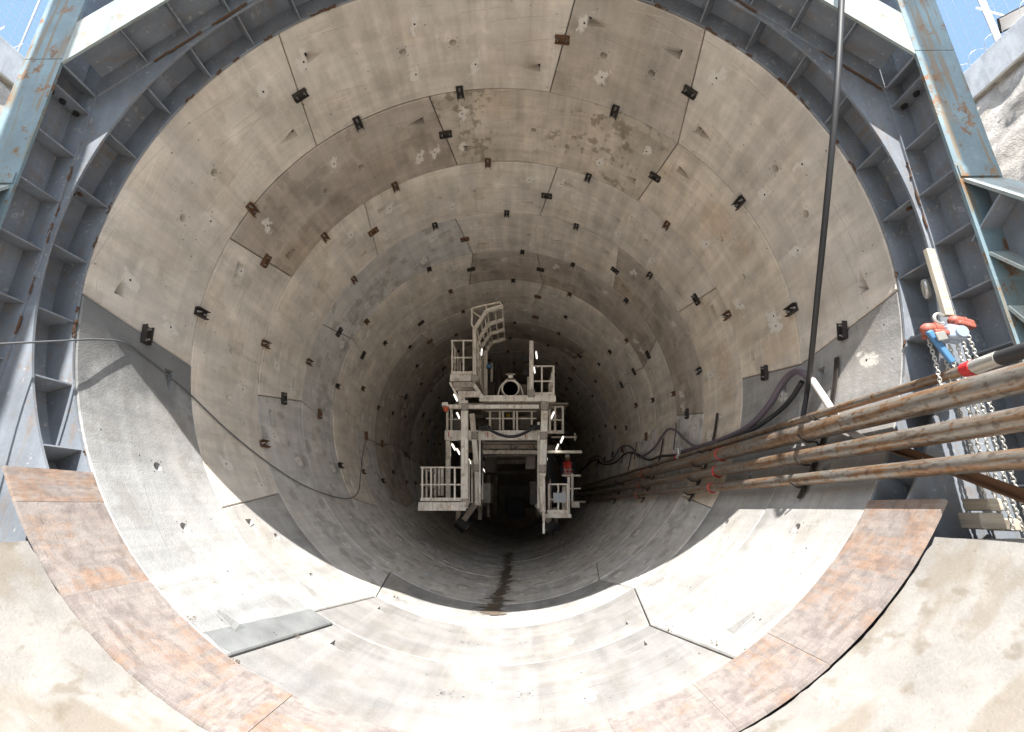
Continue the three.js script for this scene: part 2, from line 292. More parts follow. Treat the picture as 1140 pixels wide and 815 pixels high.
// ------------------------------------------------------------------ the setting: pit
function shot(k) { return new THREE.MeshStandardMaterial({ map: quarter(tex(512, 512, (u, v) => { const x = u * 16 + k * 9, y = v * 16, L = 0.72 + fbm(x, y, 5) * 0.55 + (vn(x * 9, y * 9) - 0.5) * 0.12; return [cl(164 * L), cl(158 * L), cl(149 * L)]; })), bumpMap: bc1, bumpScale: 0.03, roughness: 0.95 }); }
const shotMat = shot(1);
{ // bumpy shotcrete sides of the launch pit
  for (const s of [-1, 1]) {
    const g = new THREE.PlaneGeometry(52, 13.2, 208, 52), p = g.attributes.position;
    for (let i = 0; i < p.count; i++) { const x = p.getX(i), y = p.getY(i), n = (fbm(x * 0.5 + s * 40 + 90, y * 0.5 + 50, 4) - 0.5) * 1.1 + (fbm(x * 2 + 70, y * 2 + 9, 3) - 0.5) * 0.32; p.setZ(i, (y > 6.4 ? 0.2 : 1) * n - 0.25); }
    g.rotateY(-s * Math.PI / 2); g.translate(s * 12.1, 12.02 - 6.6, 11); for (let i = 0; i < p.count; i++) p.setX(i, p.getX(i) - s * (12.02 - p.getY(i)) * 0.34);
    g.computeVertexNormals();
    tag(put(s < 0 ? 'pit_wall_left' : 'pit_wall_right', uvMetres(g), shotMat), s < 0 ? 'rough grey shotcrete wall of the pit opposite the floodlight' : 'rough grey shotcrete wall of the pit under the floodlight', null, null, 'structure');
    const pg = new RoundedBoxGeometry(0.35, 0.85, 52, 2, 0.02); pg.translate(s * 12.3, 12.02 + 0.425, 11);
    tag(put('parapet_wall', uvMetres(pg), M.parapet),
      s < 0 ? 'pale concrete parapet along the pit edge with no lamp on it' : 'pale concrete parapet along the pit edge with the floodlight pole', 'wall', 'parapets along the pit edges');
    // razor wire coil and welded mesh above it
    const coil = [], n = 46; for (let i = 0; i <= n * 14; i++) { const a = i / 14 * Math.PI * 2, z = 9 - (i / 14) * 0.42; coil.push(new THREE.Vector3(s * 12.3 + Math.cos(a) * 0.2, 12.87 + 0.19 + Math.sin(a) * 0.2, z)); }
    const cc = new THREE.TubeGeometry(new THREE.CatmullRomCurve3(coil), n * 14, 0.006, 4);
    tag(put('razor_wire', cc, M.galv), s < 0 ? 'coiled razor wire on top of the parapet without a floodlight' : 'coiled razor wire on the parapet beside the floodlight', 'razor wire', 'razor wire on the parapets');
    const f = thing('mesh_fence', s < 0 ? 'thin wire mesh fence above the parapet without a floodlight' : 'thin wire mesh fence above the parapet with the floodlight', 'fence', 'mesh fences on the parapets');
    const horiz = [], vert = []; for (let i = 0; i < 16; i++) horiz.push(rod(new THREE.Vector3(s * 12.42, 12.9 + i * 0.2, 6), new THREE.Vector3(s * 12.42, 12.9 + i * 0.2, -14), 0.004, 4));
    for (let i = 0; i < 84; i++) vert.push(rod(new THREE.Vector3(s * 12.42, 12.87, 6 - i * 0.24), new THREE.Vector3(s * 12.42, 15.95, 6 - i * 0.24), 0.003, 4));
    put('wire_mesh', merge([...horiz, ...vert]), M.galv, f);
    for (let i = 0; i < 7; i++) put('post', rod(new THREE.Vector3(s * 12.4, 12.872, 5.8 - i * 3.2), new THREE.Vector3(s * 12.4, 16, 5.8 - i * 3.2), 0.025, 8), M.galv, f);
    settle(f);
  }
  const pf = new THREE.PlaneGeometry(24.2, 52, 8, 16); pf.rotateX(-Math.PI / 2); pf.translate(0, -1.1, 11);
  tag(put('pit_floor', uvMetres(pf), shotMat), 'grey compacted floor of the launch pit', null, null, 'structure');
  const hw = new THREE.Shape([[-12.4, -1.1], [12.4, -1.1], [12.4, 12.02], [-12.4, 12.02]].map((a) => new THREE.Vector2(...a)));
  const hole = new THREE.Path(); hole.absarc(0, R, R + 0.42, 0, Math.PI * 2); hw.holes.push(hole);
  const hg = new THREE.ExtrudeGeometry(hw, { depth: 0.5, bevelEnabled: false, curveSegments: 64 }); hg.translate(0, 0, -15.4);
  tag(put('head_wall', uvMetres(hg), shotMat), 'grey head wall of the pit pierced by the tunnel', null, null, 'structure');
  const bw = new THREE.BoxGeometry(24.8, 13.12, 0.5); bw.translate(0, 5.46, 37.2);
  tag(put('rear_pit_wall', uvMetres(bw), shotMat), 'grey rear wall of the pit facing the tunnel', null, null, 'structure');
  const gs = new THREE.Shape([[-400, -400], [400, -400], [400, 400], [-400, 400]].map((a) => new THREE.Vector2(...a)));
  gs.holes.push(new THREE.Path([[-12.2, -37], [12.2, -37], [12.2, 15.2], [-12.2, 15.2]].map((a) => new THREE.Vector2(...a))));
  const gg = new THREE.ShapeGeometry(gs); gg.rotateX(-Math.PI / 2); gg.translate(0, 12.0, 0);
  tag(put('ground', uvMetres(gg), shotMat), 'dusty ground around the pit', null, null, 'structure');
}
{ // concrete launch cradle in front of the portal
  const r = R + 0.02, cx = 0.014, th0 = -130, th1 = 129.5, nt = 120, nz = 90, pos = [], uv = [], idx = [];
  const arc = 360 - (th1 - th0);
  for (let j = 0; j <= nz; j++) for (let i = 0; i <= nt; i++) {
    const th = th1 + arc * i / nt, z = 0.87 + (j / nz) ** 1.3 * 13.6, e = Math.min(i, nt - i, 3) / 3;
    const q = r + (fbm(th * 0.25, z * 1.2, 4) - 0.5) * 0.03 * Math.min(1, 0.25 + j / 12) + (1 - Math.min(1, j / 1.5)) * 0.01 * vn(th * 2, 5) - (e < 0.4 ? -0.01 * vn(z * 7, 3) : 0);
    const w = P(th, q, -z); pos.push(w.x + cx, w.y, w.z); uv.push(th * RAD * r, z);
    if (i < nt && j < nz) { const a = j * (nt + 1) + i; idx.push(a, a + 1, a + nt + 1, a + 1, a + nt + 2, a + nt + 1); }
  }
  const g = new THREE.BufferGeometry(); g.setAttribute('position', new THREE.Float32BufferAttribute(pos, 3)); g.setAttribute('uv', new THREE.Float32BufferAttribute(uv, 2)); g.setIndex(idx); g.computeVertexNormals();
  const a = [];
  for (let i = 0; i <= 64; i++) { const w = P(th1 + arc * i / 64, r + 0.03, 0); a.push([w.x + cx, w.y - R]); }
  const body = poly([[6.4, a[0][1] + 0.02], ...a, [-6.4, a[64][1] + 0.02], [-6.4, -5.95], [6.4, -5.95]], -0.885, -14.4);
  const c = thing('launch_cradle', 'pale stained concrete trough in front of the rusty plates', 'concrete cradle');
  put('trough_surface', g, M.cradle, c); put('block', body, M.cradle, c);
  settle(c);
}

// ------------------------------------------------------------------ tunnel lining
const GRID = (i) => 13.85 + 27.692 * i;                             // the 13 places where a joint can fall
const KEYS = [[0, 1], [7, 8], [4, 5], [9, 10], [12, 0], [2, 3], [8, 9], [5, 6], [11, 12], [3, 4], [7, 8], [1, 2], [10, 11], [4, 5], [12, 0], [6, 7], [2, 3], [9, 10], [0, 1], [5, 6], [11, 12], [3, 4]];
function ringJoints(key) {                                          // [grid index, slant] clockwise from the key
  const a = key[1], out = [];
  for (let k = 0; k < 7; k++) { const i = (a + 2 * k) % 13; out.push([i, k < 3 ? 1 : -1]); }
  return out;
}
function Soup() { this.p = []; this.n = []; this.u = []; }
Soup.prototype.tri = function (a, b, c, na, nb, nc, ua, ub, uc) {   // wound so that the face looks along its normal
  const e1x = b.x - a.x, e1y = b.y - a.y, e1z = b.z - a.z, e2x = c.x - a.x, e2y = c.y - a.y, e2z = c.z - a.z;
  const w = (e1y * e2z - e1z * e2y) * na.x + (e1z * e2x - e1x * e2z) * na.y + (e1x * e2y - e1y * e2x) * na.z;
  if (Math.abs(w) < 1e-12 && Math.hypot(e1y * e2z - e1z * e2y, e1z * e2x - e1x * e2z, e1x * e2y - e1y * e2x) < 1e-10) return;
  if (w < 0) { [b, c] = [c, b]; [nb, nc] = [nc, nb]; [ub, uc] = [uc, ub]; }
  this.p.push(a.x, a.y, a.z, b.x, b.y, b.z, c.x, c.y, c.z); this.n.push(na.x, na.y, na.z, nb.x, nb.y, nb.z, nc.x, nc.y, nc.z); this.u.push(...ua, ...ub, ...uc);
};
Soup.prototype.geo = function () {
  const g = new THREE.BufferGeometry(); g.setAttribute('position', new THREE.Float32BufferAttribute(this.p, 3)); g.setAttribute('normal', new THREE.Float32BufferAttribute(this.n, 3)); g.setAttribute('uv', new THREE.Float32BufferAttribute(this.u, 2)); return g;
};
const SLANT = 1.85;
function segment(ring, thA, sA, thB, sB, feats, off, step) {
  const z0 = ring * RING, W = RING, mid = (thA + thB) / 2, gap = 0.1, S = new Soup();
  const uvOf = (th, z) => [((th - mid) * RAD * R) / SEGU + 0.5, (z - z0) / SEGV];
  const pt = (th, z, dep) => P(th, R + off + dep, z);
  const nrm = (th) => new THREE.Vector3(-Math.sin(th * RAD), -Math.cos(th * RAD), 0);
  const quad = (a, b, c, d) => {                                    // each = [th, z, depth]; flat when any depth differs
    const v = [a, b, c, d].map((q) => pt(...q)), flat = [a, b, c, d].some((q) => q[2] !== 0);
    let n = [a, b, c, d].map((q) => nrm(q[0]));
    if (flat) { const m = new THREE.Vector3().crossVectors(v[1].clone().sub(v[0]), v[2].clone().sub(v[0])); if (m.lengthSq() < 1e-14) m.crossVectors(v[2].clone().sub(v[0]), v[3].clone().sub(v[0])); m.normalize(); if (m.dot(n[0]) < 0) m.negate(); n = [m, m, m, m]; }
    const u = [a, b, c, d].map((q) => uvOf(q[0], q[1]));
    S.tri(v[0], v[1], v[2], n[0], n[1], n[2], u[0], u[1], u[2]); S.tri(v[0], v[2], v[3], n[0], n[2], n[3], u[0], u[2], u[3]);
  };
  // grid lines
  const A = [], ch = 0.016 / R / RAD;
  for (const f of feats) A.push(f.a0, f.a1);
  const n = Math.ceil((thB - thA - 5.2) / step);
  for (let i = 0; i <= n; i++) { const t = thA + 2.6 + (thB - thA - 5.2) * i / n; if (!feats.some((f) => Math.abs(t - f.a0) < 0.25 || Math.abs(t - f.a1) < 0.25)) A.push(t); }
  A.sort((a, b) => a - b);
  const cols = [(t) => thA + gap + sA * SLANT * (2 * t - 1), (t) => thA + gap + ch + sA * SLANT * (2 * t - 1), ...A.map((v) => () => v), (t) => thB - gap - ch + sB * SLANT * (2 * t - 1), (t) => thB - gap + sB * SLANT * (2 * t - 1)];
  const zs = [];
  for (const f of feats) zs.push(f.z0, f.z1);
  for (let i = 1; i < 6; i++) { const z = z0 + W * i / 6; if (!feats.some((f) => Math.abs(z - f.z0) < 0.03 || Math.abs(z - f.z1) < 0.03)) zs.push(z); }
  zs.sort((a, b) => a - b);
  const zz = []; for (const z of [z0 + 0.007, z0 + 0.022, ...zs, z0 + W - 0.022, z0 + W - 0.007]) if (!zz.length || z - zz[zz.length - 1] > 1e-4) zz.push(z);
  const nc = cols.length, nz = zz.length;
  const dep = (i, j) => (i === 0 || i === nc - 1 || j === 0 || j === nz - 1 ? 0.012 : 0);
  for (let j = 0; j < nz - 1; j++) for (let i = 0; i < nc - 1; i++) {
    const t0 = (zz[j] - z0) / W, t1 = (zz[j + 1] - z0) / W, a = cols[i](t0), b = cols[i + 1](t0), c = cols[i + 1](t1), d = cols[i](t1);
    const am = (a + b) / 2, zm = (zz[j] + zz[j + 1]) / 2;
    if (feats.some((f) => am > f.a0 && am < f.a1 && zm > f.z0 && zm < f.z1)) continue;
    quad([a, zz[j], dep(i, j)], [b, zz[j], dep(i + 1, j)], [c, zz[j + 1], dep(i + 1, j + 1)], [d, zz[j + 1], dep(i, j + 1)]);
  }
  // the four joint faces, 0.38 m deep
  const T = 0.38;
  for (let i = 0; i < nc - 1; i++) for (const j of [0, nz - 1]) { const t = (zz[j] - z0) / W; quad([cols[i](t), zz[j], 0.012], [cols[i + 1](t), zz[j], 0.012], [cols[i + 1](t), zz[j], T], [cols[i](t), zz[j], T]); }
  for (let j = 0; j < nz - 1; j++) for (const i of [0, nc - 1]) { const t0 = (zz[j] - z0) / W, t1 = (zz[j + 1] - z0) / W; quad([cols[i](t0), zz[j], 0.012], [cols[i](t1), zz[j + 1], 0.012], [cols[i](t1), zz[j + 1], T], [cols[i](t0), zz[j], T]); }
  for (let i = 0; i < nc - 1; i++) quad([cols[i](0), zz[0], T], [cols[i + 1](0), zz[0], T], [cols[i + 1](1), zz[nz - 1], T], [cols[i](1), zz[nz - 1], T]);
  // pockets and sockets, cut into the face
  for (const f of feats) {
    const ac = (f.a0 + f.a1) / 2, zc = (f.z0 + f.z1) / 2;
    if (f.kind === 'socket') {
      const N = 18, ha = (f.a1 - f.a0) / 2, hz = (f.z1 - f.z0) / 2;
      for (let k = 0; k < N; k++) {
        const c = [0, 1].map((e) => { const a = (k + e) / N * Math.PI * 2, ca = Math.cos(a), sa = Math.sin(a), m = 1 / Math.max(Math.abs(ca), Math.abs(sa)); return [ca, sa, m]; });
        const sq = c.map(([x, y, m]) => [ac + ha * x * m, zc + hz * y * m, 0]);
        const ci = (r, d) => c.map(([x, y]) => [ac + ha * x * r, zc + hz * y * r, d]);
        const r1 = ci(0.74, 0), r2 = ci(0.6, 0.055), r3 = ci(0.5, 0.1);
        quad(sq[0], sq[1], r1[1], r1[0]); quad(r1[0], r1[1], r2[1], r2[0]); quad(r2[0], r2[1], r3[1], r3[0]);
        quad(r3[0], r3[1], [ac, zc, 0.1], [ac, zc, 0.1]);
      }
    } else {                                                        // wedge pocket: deep towards the joint, running out away from it
      const near = f.dir > 0 ? f.a1 : f.a0, far = f.dir > 0 ? f.a0 : f.a1, hz = (f.z1 - f.z0) / 2;
      const n1 = [near, f.z0, 0], n2 = [near, f.z1, 0], f1 = [far, zc - hz * 0.28, 0], f2 = [far, zc + hz * 0.28, 0];
      const d1 = [near + (far - near) * 0.1, zc - hz * 0.75, 0.15], d2 = [near + (far - near) * 0.1, zc + hz * 0.75, 0.15];
      quad(n1, f1, [far, f.z0, 0], [far, f.z0, 0]); quad(n2, f2, [far, f.z1, 0], [far, f.z1, 0]);
      quad(n1, n2, d2, d1); quad(f1, f2, d2, d1); quad(n1, f1, d1, d1); quad(n2, f2, d2, d2);
    }
  }
  return S.geo();
}
const lining = thing('tunnel_lining', 'round tunnel lining of pale precast concrete segments with bolted steel brackets', 'tunnel');
const ringBrackets = { 1: [-33, -8.6, 27.5, -63.4, 62.4, -88, 87.8], 2: [-30.2, -3.6, 24.7, -53.8, 50, -86.1, 78.9, -110.8], 3: [-22.7, 1.1, 24.3, -54.2, 52.9, -83.4, 86.4] };
const boltGeo = new THREE.CylinderGeometry(0.026, 0.026, 0.05, 6);
const bracketGeo = merge([                                          // short rusty channel, flanges outwards, 0.26 x 0.13
  new RoundedBoxGeometry(0.26, 0.014, 0.13, 1, 0.003).translate(0, 0.007, 0), new RoundedBoxGeometry(0.26, 0.06, 0.014, 1, 0.003).translate(0, 0.036, 0.058), new RoundedBoxGeometry(0.26, 0.06, 0.014, 1, 0.003).translate(0, 0.036, -0.058)]);
const bracketBolt = new THREE.LatheGeometry([[0, 0.075], [0.011, 0.075], [0.011, 0.037], [0.021, 0.036], [0.021, 0.014]].map((p) => new THREE.Vector2(...p)), 8);
function addBracket(th, zd, along, near) {                          // along: 'z' or 'c'
  const m = put('joint_bracket', bracketGeo, rnd() < 0.3 ? M.bracketRust : M.bracket, lining);
  const up = new THREE.Vector3(-Math.sin(th * RAD), -Math.cos(th * RAD), 0), circ = new THREE.Vector3(Math.cos(th * RAD), -Math.sin(th * RAD), 0), zax = new THREE.Vector3(0, 0, 1);
  const x = (along === 'z' ? zax : circ).clone(), z = new THREE.Vector3().crossVectors(x, up);
  m.quaternion.setFromRotationMatrix(new THREE.Matrix4().makeBasis(x, up, z));
  m.rotateY(rr(-0.09, 0.09)); m.position.copy(P(th, R - 0.008, zd)); m.scale.setScalar(rr(0.94, 1.06));
  if (near) for (const bx of [-0.075, 0.075]) put('bolt', bracketBolt, M.bolt, m).position.x = bx;
}
function segMaterial(ring, th) {                                    // choose the look as in the photograph for the first rings; floor copies: darker in sun, paler in shade
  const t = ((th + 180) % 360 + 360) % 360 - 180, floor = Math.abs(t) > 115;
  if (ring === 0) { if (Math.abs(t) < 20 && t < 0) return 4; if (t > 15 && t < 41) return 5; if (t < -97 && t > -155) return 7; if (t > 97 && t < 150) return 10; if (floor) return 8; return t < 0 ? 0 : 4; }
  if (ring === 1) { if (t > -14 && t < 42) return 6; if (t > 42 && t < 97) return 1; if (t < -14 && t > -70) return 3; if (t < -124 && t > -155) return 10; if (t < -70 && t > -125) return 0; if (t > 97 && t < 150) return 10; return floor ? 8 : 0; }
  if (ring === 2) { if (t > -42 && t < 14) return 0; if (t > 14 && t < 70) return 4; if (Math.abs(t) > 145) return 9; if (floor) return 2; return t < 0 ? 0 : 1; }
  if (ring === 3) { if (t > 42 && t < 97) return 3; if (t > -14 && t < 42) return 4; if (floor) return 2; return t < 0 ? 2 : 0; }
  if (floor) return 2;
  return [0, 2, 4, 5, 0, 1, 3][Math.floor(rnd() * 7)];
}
KEYS.forEach((key, ring) => {
  const js = ringJoints(key), near = ring < 7;
  for (let k = 0; k < 7; k++) {
    const [ia, sA] = js[k], [ib, sB] = js[(k + 1) % 7];
    const thA = GRID(ia); let thB = GRID(ib); if (thB < thA) thB += 360;
    const off = rr(-0.009, 0.011), feats = [], z0 = ring * RING, isKey = thB - thA < 40, mid = (thA + thB) / 2;
    if (near) {
      const h = 0.085, ha = h / R / RAD;
      for (const d of [-5.2, 5.2]) feats.push({ kind: 'socket', a0: mid + d - ha, a1: mid + d + ha, z0: z0 + RING / 2 - h, z1: z0 + RING / 2 + h });
      // at joint A we stand on its clockwise side, at joint B on its anticlockwise side
      const la = 0.33 / R / RAD, fz = (s, cw) => ((s > 0) === cw ? 0.75 : 0.25);
      for (const [joint, s, cw] of [[thA, sA, true], [thB, sB, false]]) {
        const t = fz(s, cw), zc = z0 + t * RING, c = cw ? joint + 4.3 : joint - 4.3;
        feats.push({ kind: 'pocket', dir: cw ? -1 : 1, a0: cw ? c : c - la, a1: cw ? c + la : c, z0: zc - 0.085, z1: zc + 0.085 });
      }
    }
    // merge clashes on the narrow key: keep features that do not overlap
    const keep = []; for (const f of feats) if (!keep.some((q) => f.a0 < q.a1 + 0.2 && f.a1 > q.a0 - 0.2 && f.z0 < q.z1 + 0.02 && f.z1 > q.z0 - 0.02)) keep.push(f);
    const c = ((mid + 180) % 360 + 360) % 360 - 180;
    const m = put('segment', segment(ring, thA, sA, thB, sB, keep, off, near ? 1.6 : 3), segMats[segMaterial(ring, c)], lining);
    if (ring < 3) for (const f of keep) if (f.kind === 'pocket') {
      const near2 = f.dir > 0 ? f.a1 : f.a0, b = put('bolt_head', boltGeo, M.dark, m), th = near2 - f.dir * 0.25;
      b.position.copy(P(th, R + 0.085, (f.z0 + f.z1) / 2));
      b.quaternion.setFromUnitVectors(new THREE.Vector3(0, 1, 0), new THREE.Vector3(Math.cos(th * RAD), -Math.sin(th * RAD), 0));
    }
    const ja = ((thA + 180) % 360 + 360) % 360 - 180;
    if (Math.abs(ja) < 100 && ring < 12) addBracket(ja + rr(-0.3, 0.3), z0 + RING * (0.48 + rr(-0.05, 0.05)), 'c', ring < 4);
  }
  if (ring >= 1 && ring < 14) {
    const list = ringBrackets[ring] ?? [-110, -83, -54, -27, 1, 27, 54, 83].map((t) => t + rr(-6, 6));
    for (const t of list) addBracket(t, ring * RING, 'z', ring < 4);
  }
  const gk = put('joint_light_seal', new THREE.CylinderGeometry(R + 0.3, R + 0.3, RING, 72, 1, true).rotateX(Math.PI / 2).translate(0, R, -(ring + 0.5) * RING), M.dark, lining);  // unseen dark shell behind the joints, added to stop light leaks
});
{
  const endZ = KEYS.length * RING, g = new THREE.CylinderGeometry(R + 0.3, R + 0.3, 0.3, 64).rotateX(Math.PI / 2); g.translate(0, R, -endZ - 0.16);
  put('bulkhead', g, M.cream, lining);
}
settle(lining);
{ // wet mud running along the invert
  const list = [];
  for (let k = 0; k < 620; k++) {
    const q = rnd() ** 1.2, zd = 4.72 + 12 * q, cen = -0.03 + (fbm(zd * 1.6, 14, 3) - 0.5) * 0.3, spread = k % 3 ? 0.13 : 0.36, x = cen + (rnd() + rnd() - 1) * spread * (1 + zd * 0.04), w = rr(0.03, k % 3 ? 0.1 : 0.16), h = rr(0.012, 0.045) * (k % 3 ? 1.6 : 0.7);
    const n = 9, S = new Soup(), up = new THREE.Vector3(0, 1, 0), lift = 0.0175 - rnd() * 0.003, pt = (X, Z) => P(180 - Math.asin(X / R) / RAD, R - lift, Z);
    for (let i = 0; i < n; i++) { const a0 = i / n * 6.2832, a1 = (i + 1) / n * 6.2832, r0 = 0.7 + 0.6 * vn(k + 3.3, (i % n) * 1.7), r1 = 0.7 + 0.6 * vn(k + 3.3, ((i + 1) % n) * 1.7); S.tri(pt(x, zd), pt(x + Math.cos(a0) * w * r0, zd + Math.sin(a0) * h * r0), pt(x + Math.cos(a1) * w * r1, zd + Math.sin(a1) * h * r1), up, up, up, [0, 0], [1, 0], [1, 1]); }
    list.push(S.geo());
  }
  const g = merge(list);
  tag(put('mud_trickle', g, M.mud), 'wet brown mud trickle along the bottom of the tunnel', null, null, 'stuff');
}

// ------------------------------------------------------------------ steel ring and reaction frame
const AI = 4.83, AO = 5.27, T8 = Math.tan(22.5 * RAD);
{
  const ring = thing('thrust_ring', 'blue-grey steel ring of stiffened cells around the tunnel mouth', 'steel ring');
  // front spandrel plate with a circular opening
  const o = [[-5.3, -5.62], [-5.3, 2.2], [-2.2, 5.3], [2.2, 5.3], [5.3, 2.2], [5.3, -5.62]];
  const s = new THREE.Shape(o.map((p) => new THREE.Vector2(...p))), h = new THREE.Path(); h.absarc(0, 0, R, 0, Math.PI * 2); s.holes.push(h);
  const fp = new THREE.ExtrudeGeometry(s, { depth: 0.026, bevelEnabled: false, curveSegments: 160 }); fp.translate(0, R, 0.455);
  put('front_plate', uvMetres(fp), M.steel, ring);
  const s2 = new THREE.Shape(); s2.absarc(0, 0, R + 0.5, 0, Math.PI * 2); const h2 = new THREE.Path(); h2.absarc(0, 0, R + 0.003, 0, Math.PI * 2); s2.holes.push(h2);
  const bp = new THREE.ExtrudeGeometry(s2, { depth: 0.026, bevelEnabled: false, curveSegments: 160 }); bp.translate(0, R, 0.006);
  put('back_flange', uvMetres(bp), M.steel, ring);
  const web = new THREE.CylinderGeometry(R + 0.29, R + 0.29, 0.45, 160, 1, true).rotateX(Math.PI / 2).translate(0, R, 0.2445);
  { const uv = web.attributes.uv; for (let i = 0; i < uv.count; i++) uv.setXY(i, uv.getX(i) * 6.283 * R, uv.getY(i) * 0.42); }
  put('web', web, M.steel, ring);
  for (let k = -13; k <= 13; k++) {
    const th = -90.4 + 9.2 * (k + 10); if (th < -125 || th > 128) continue;
    const g = new THREE.BoxGeometry(0.018, 0.275, 0.42); g.translate(0, 0.1375, 0);
    const m = put('stiffener', uvMetres(g, 1, k * 0.7, k * 0.4), M.steel, ring);
    m.position.copy(P(th, R + 0.012, -0.243)); m.rotation.z = -th * RAD;
    if (Math.abs(Math.abs(th) - 81.5) < 5) for (const r of [0.1, 0.19]) { const b = put('bolt', new THREE.CylinderGeometry(0.026, 0.026, 0.035, 8).rotateZ(Math.PI / 2), M.rust, m); b.position.set(th < 0 ? -0.02 : 0.02, r, 0.06); }
  }
  // rusty weld runs along the joint with the concrete
  for (let k = 0; k < 46; k++) {
    const th = rr(-119, 119), n = 5, pts = []; const L = rr(0.4, 2.6); if (Math.abs(th) > 60 && rnd() < 0.55) continue;
    for (let i = 0; i <= n; i++) pts.push(P(th + L * i / n, R + 0.004 + rr(-0.008, 0.006), -0.02 + rr(-0.012, 0.006)));
    put('weld_run', lumpy(tube(pts, rr(0.008, 0.018), 6, 14)), M.rust, ring);
  }
  settle(ring);

  const fr = thing('reaction_frame', 'heavy blue steel frame of columns and corner braces before the tunnel mouth', 'steel frame');
  const rot = (g, phi) => { g.translate(0, -R, 0); g.rotateZ(-phi * RAD); g.translate(0, R, 0); return uvMetres(g, 1, phi * 0.13, phi * 0.07); };
  for (const phi of [-90, -45, 0, 45, 90]) {
    const isCol = Math.abs(phi) === 90, sg = Math.sign(phi), sideName = isCol ? 'column' : phi ? 'corner_brace' : 'top_beam';
    const trap = (a0, a1, z0, z1) => {                              // plan of the member between apothems a0 and a1
      if (isCol) return poly([[sg * a0, -5.6], [sg * a1, -5.6], [sg * a1, 2.05], [sg * a0, 2.05]], z0, z1);
      if (!phi) return poly([[-a0 * T8 + 0.002, a0], [a0 * T8 - 0.002, a0], [a1 * T8 - 0.002, a1], [-a1 * T8 + 0.002, a1]], z0, z1);
      const c = Math.SQRT2, x1 = AI - 0.003; return poly([[sg * x1, a0 * c - x1], [sg * (a0 * T8 + 0.002), a0], [sg * (a1 * T8 + 0.002), a1], [sg * x1, a1 * c - x1]], z0, z1);
    };
    const front = M[isCol ? 'steelRust' : 'steelBand'];
    put(sideName + '_front_flange', trap(AI, AO, -0.93, -0.957), front, fr);
    put(sideName + '_back_flange', trap(AI, AO, -0.484, -0.51), M.steel, fr);
    put(sideName + '_web', trap(5.04, 5.062, -0.512, -0.928), M.steel, fr);
    if (isCol) {                                                    // the column goes on above the corner brace
      const up = (a0, a1, z0, z1) => poly([[sg * a0, 2.06], [sg * a1, 2.06], [sg * a1, 7.2], [sg * a0, 7.2]], z0, z1);
      put('upper_column_front_flange', up(AI, AO, -0.93, -0.957), front, fr); put('upper_column_back_flange', up(AI, AO, -0.484, -0.51), M.steel, fr); put('upper_column_web', up(5.04, 5.062, -0.512, -0.928), M.steel, fr);
      put('splice_plate', boxAt(V(sg * 5.05, 0.42, -0.965), 0.41, 0.13, 0.012), front, fr);
    }
    const e = AI * T8, ts = [];
    if (isCol) for (let i = 0; i < 11; i++) ts.push((phi > 0 ? 1 : -1) * (-1.72 + i * 0.625));
    else for (const t of [-1.25, -0.62, 0, 0.62, 1.25]) ts.push(t);
    for (const t of ts) {
      const g = new THREE.BoxGeometry(0.018, 0.2, 0.416); g.translate(t, R + AI + 0.006 + 0.1, 0.72);
      const m = put('stiffener', rot(g, phi), M.steel, fr);
    }
    // mitre plates at the corners
    if (phi < 90) { const a = phi + 22.5, g = new THREE.BoxGeometry(0.03, 0.232, 0.416); g.translate(0, R + (AI + 0.06) / Math.cos(22.5 * RAD) + 0.05, 0.72); put('mitre_plate', rot(g, a), M.steel, fr); }
    // bolts in the top stiffener of each column
    if (isCol) for (const q of [0.55, 0.72, 0.86]) { const b = put('bolt', new THREE.CylinderGeometry(0.03, 0.03, 0.04, 10), M.dark, fr); b.position.set(Math.sign(phi) * 4.95, R + 1.72 - 0.03, q); }
    if (phi && !isCol) for (let k = 0; k < 7; k++) {
      const t0 = rr(-1.9, 1.6), pts = []; for (let i = 0; i <= 4; i++) pts.push(new THREE.Vector3(t0 + rr(0.1, 0.14) * i, R + AI - 0.006 + rr(-0.01, 0.01), 0.495));
      put('weld_run', rot(lumpy(tube(pts, rr(0.008, 0.014), 6, 14)), phi), M.rust, fr);
    }
    if (isCol) for (let k = 0; k < 8; k++) {
      const y = rr(-1.4, 0.9), pts = []; for (let i = 0; i <= 4; i++) pts.push(new THREE.Vector3(Math.sign(phi) * (AI + 0.004 + rr(-0.008, 0.006)), R + y + 0.05 * i, 0.497));
      put('weld_run', lumpy(tube(pts, rr(0.007, 0.013), 6, 14)), M.rust, fr);
    }
  }
  for (const s of [-1, 1]) {
    // raking braces standing off the front flange of each column
    // raking strut down towards the cradle
    const d = new THREE.Vector3(0, -0.8, 0.6), up = new THREE.Vector3(0, 0.6, 0.8), xs = s * 5.08, L = 5;
    const at = (Y, l) => V(xs, Y, -0.96).addScaledVector(d, l);
    put('strut_top_flange', beam(at(0.315, 0), at(0.315, L), 0.44, 0.028, up), M.steelBand, fr);
    put('strut_bottom_flange', beam(at(-0.52, 0), at(-0.52, L - 0.6), 0.44, 0.028, up), M.steelBand, fr);
    const quadPlate = (Y0, Y1, l0, l1, x, th) => { const a = [at(Y0, l0), at(Y0, l1), at(Y1, l1), at(Y1, l0)], sh = new THREE.Shape(a.map((q) => new THREE.Vector2(q.z, q.y))), g = new THREE.ExtrudeGeometry(sh, { depth: th, bevelEnabled: false }); g.rotateY(-Math.PI / 2); g.translate(x + th / 2, 0, 0); return uvMetres(g); };
    put('strut_web', quadPlate(0.29, -0.5, 0, L - 0.6, xs, 0.022), M.steel, fr);
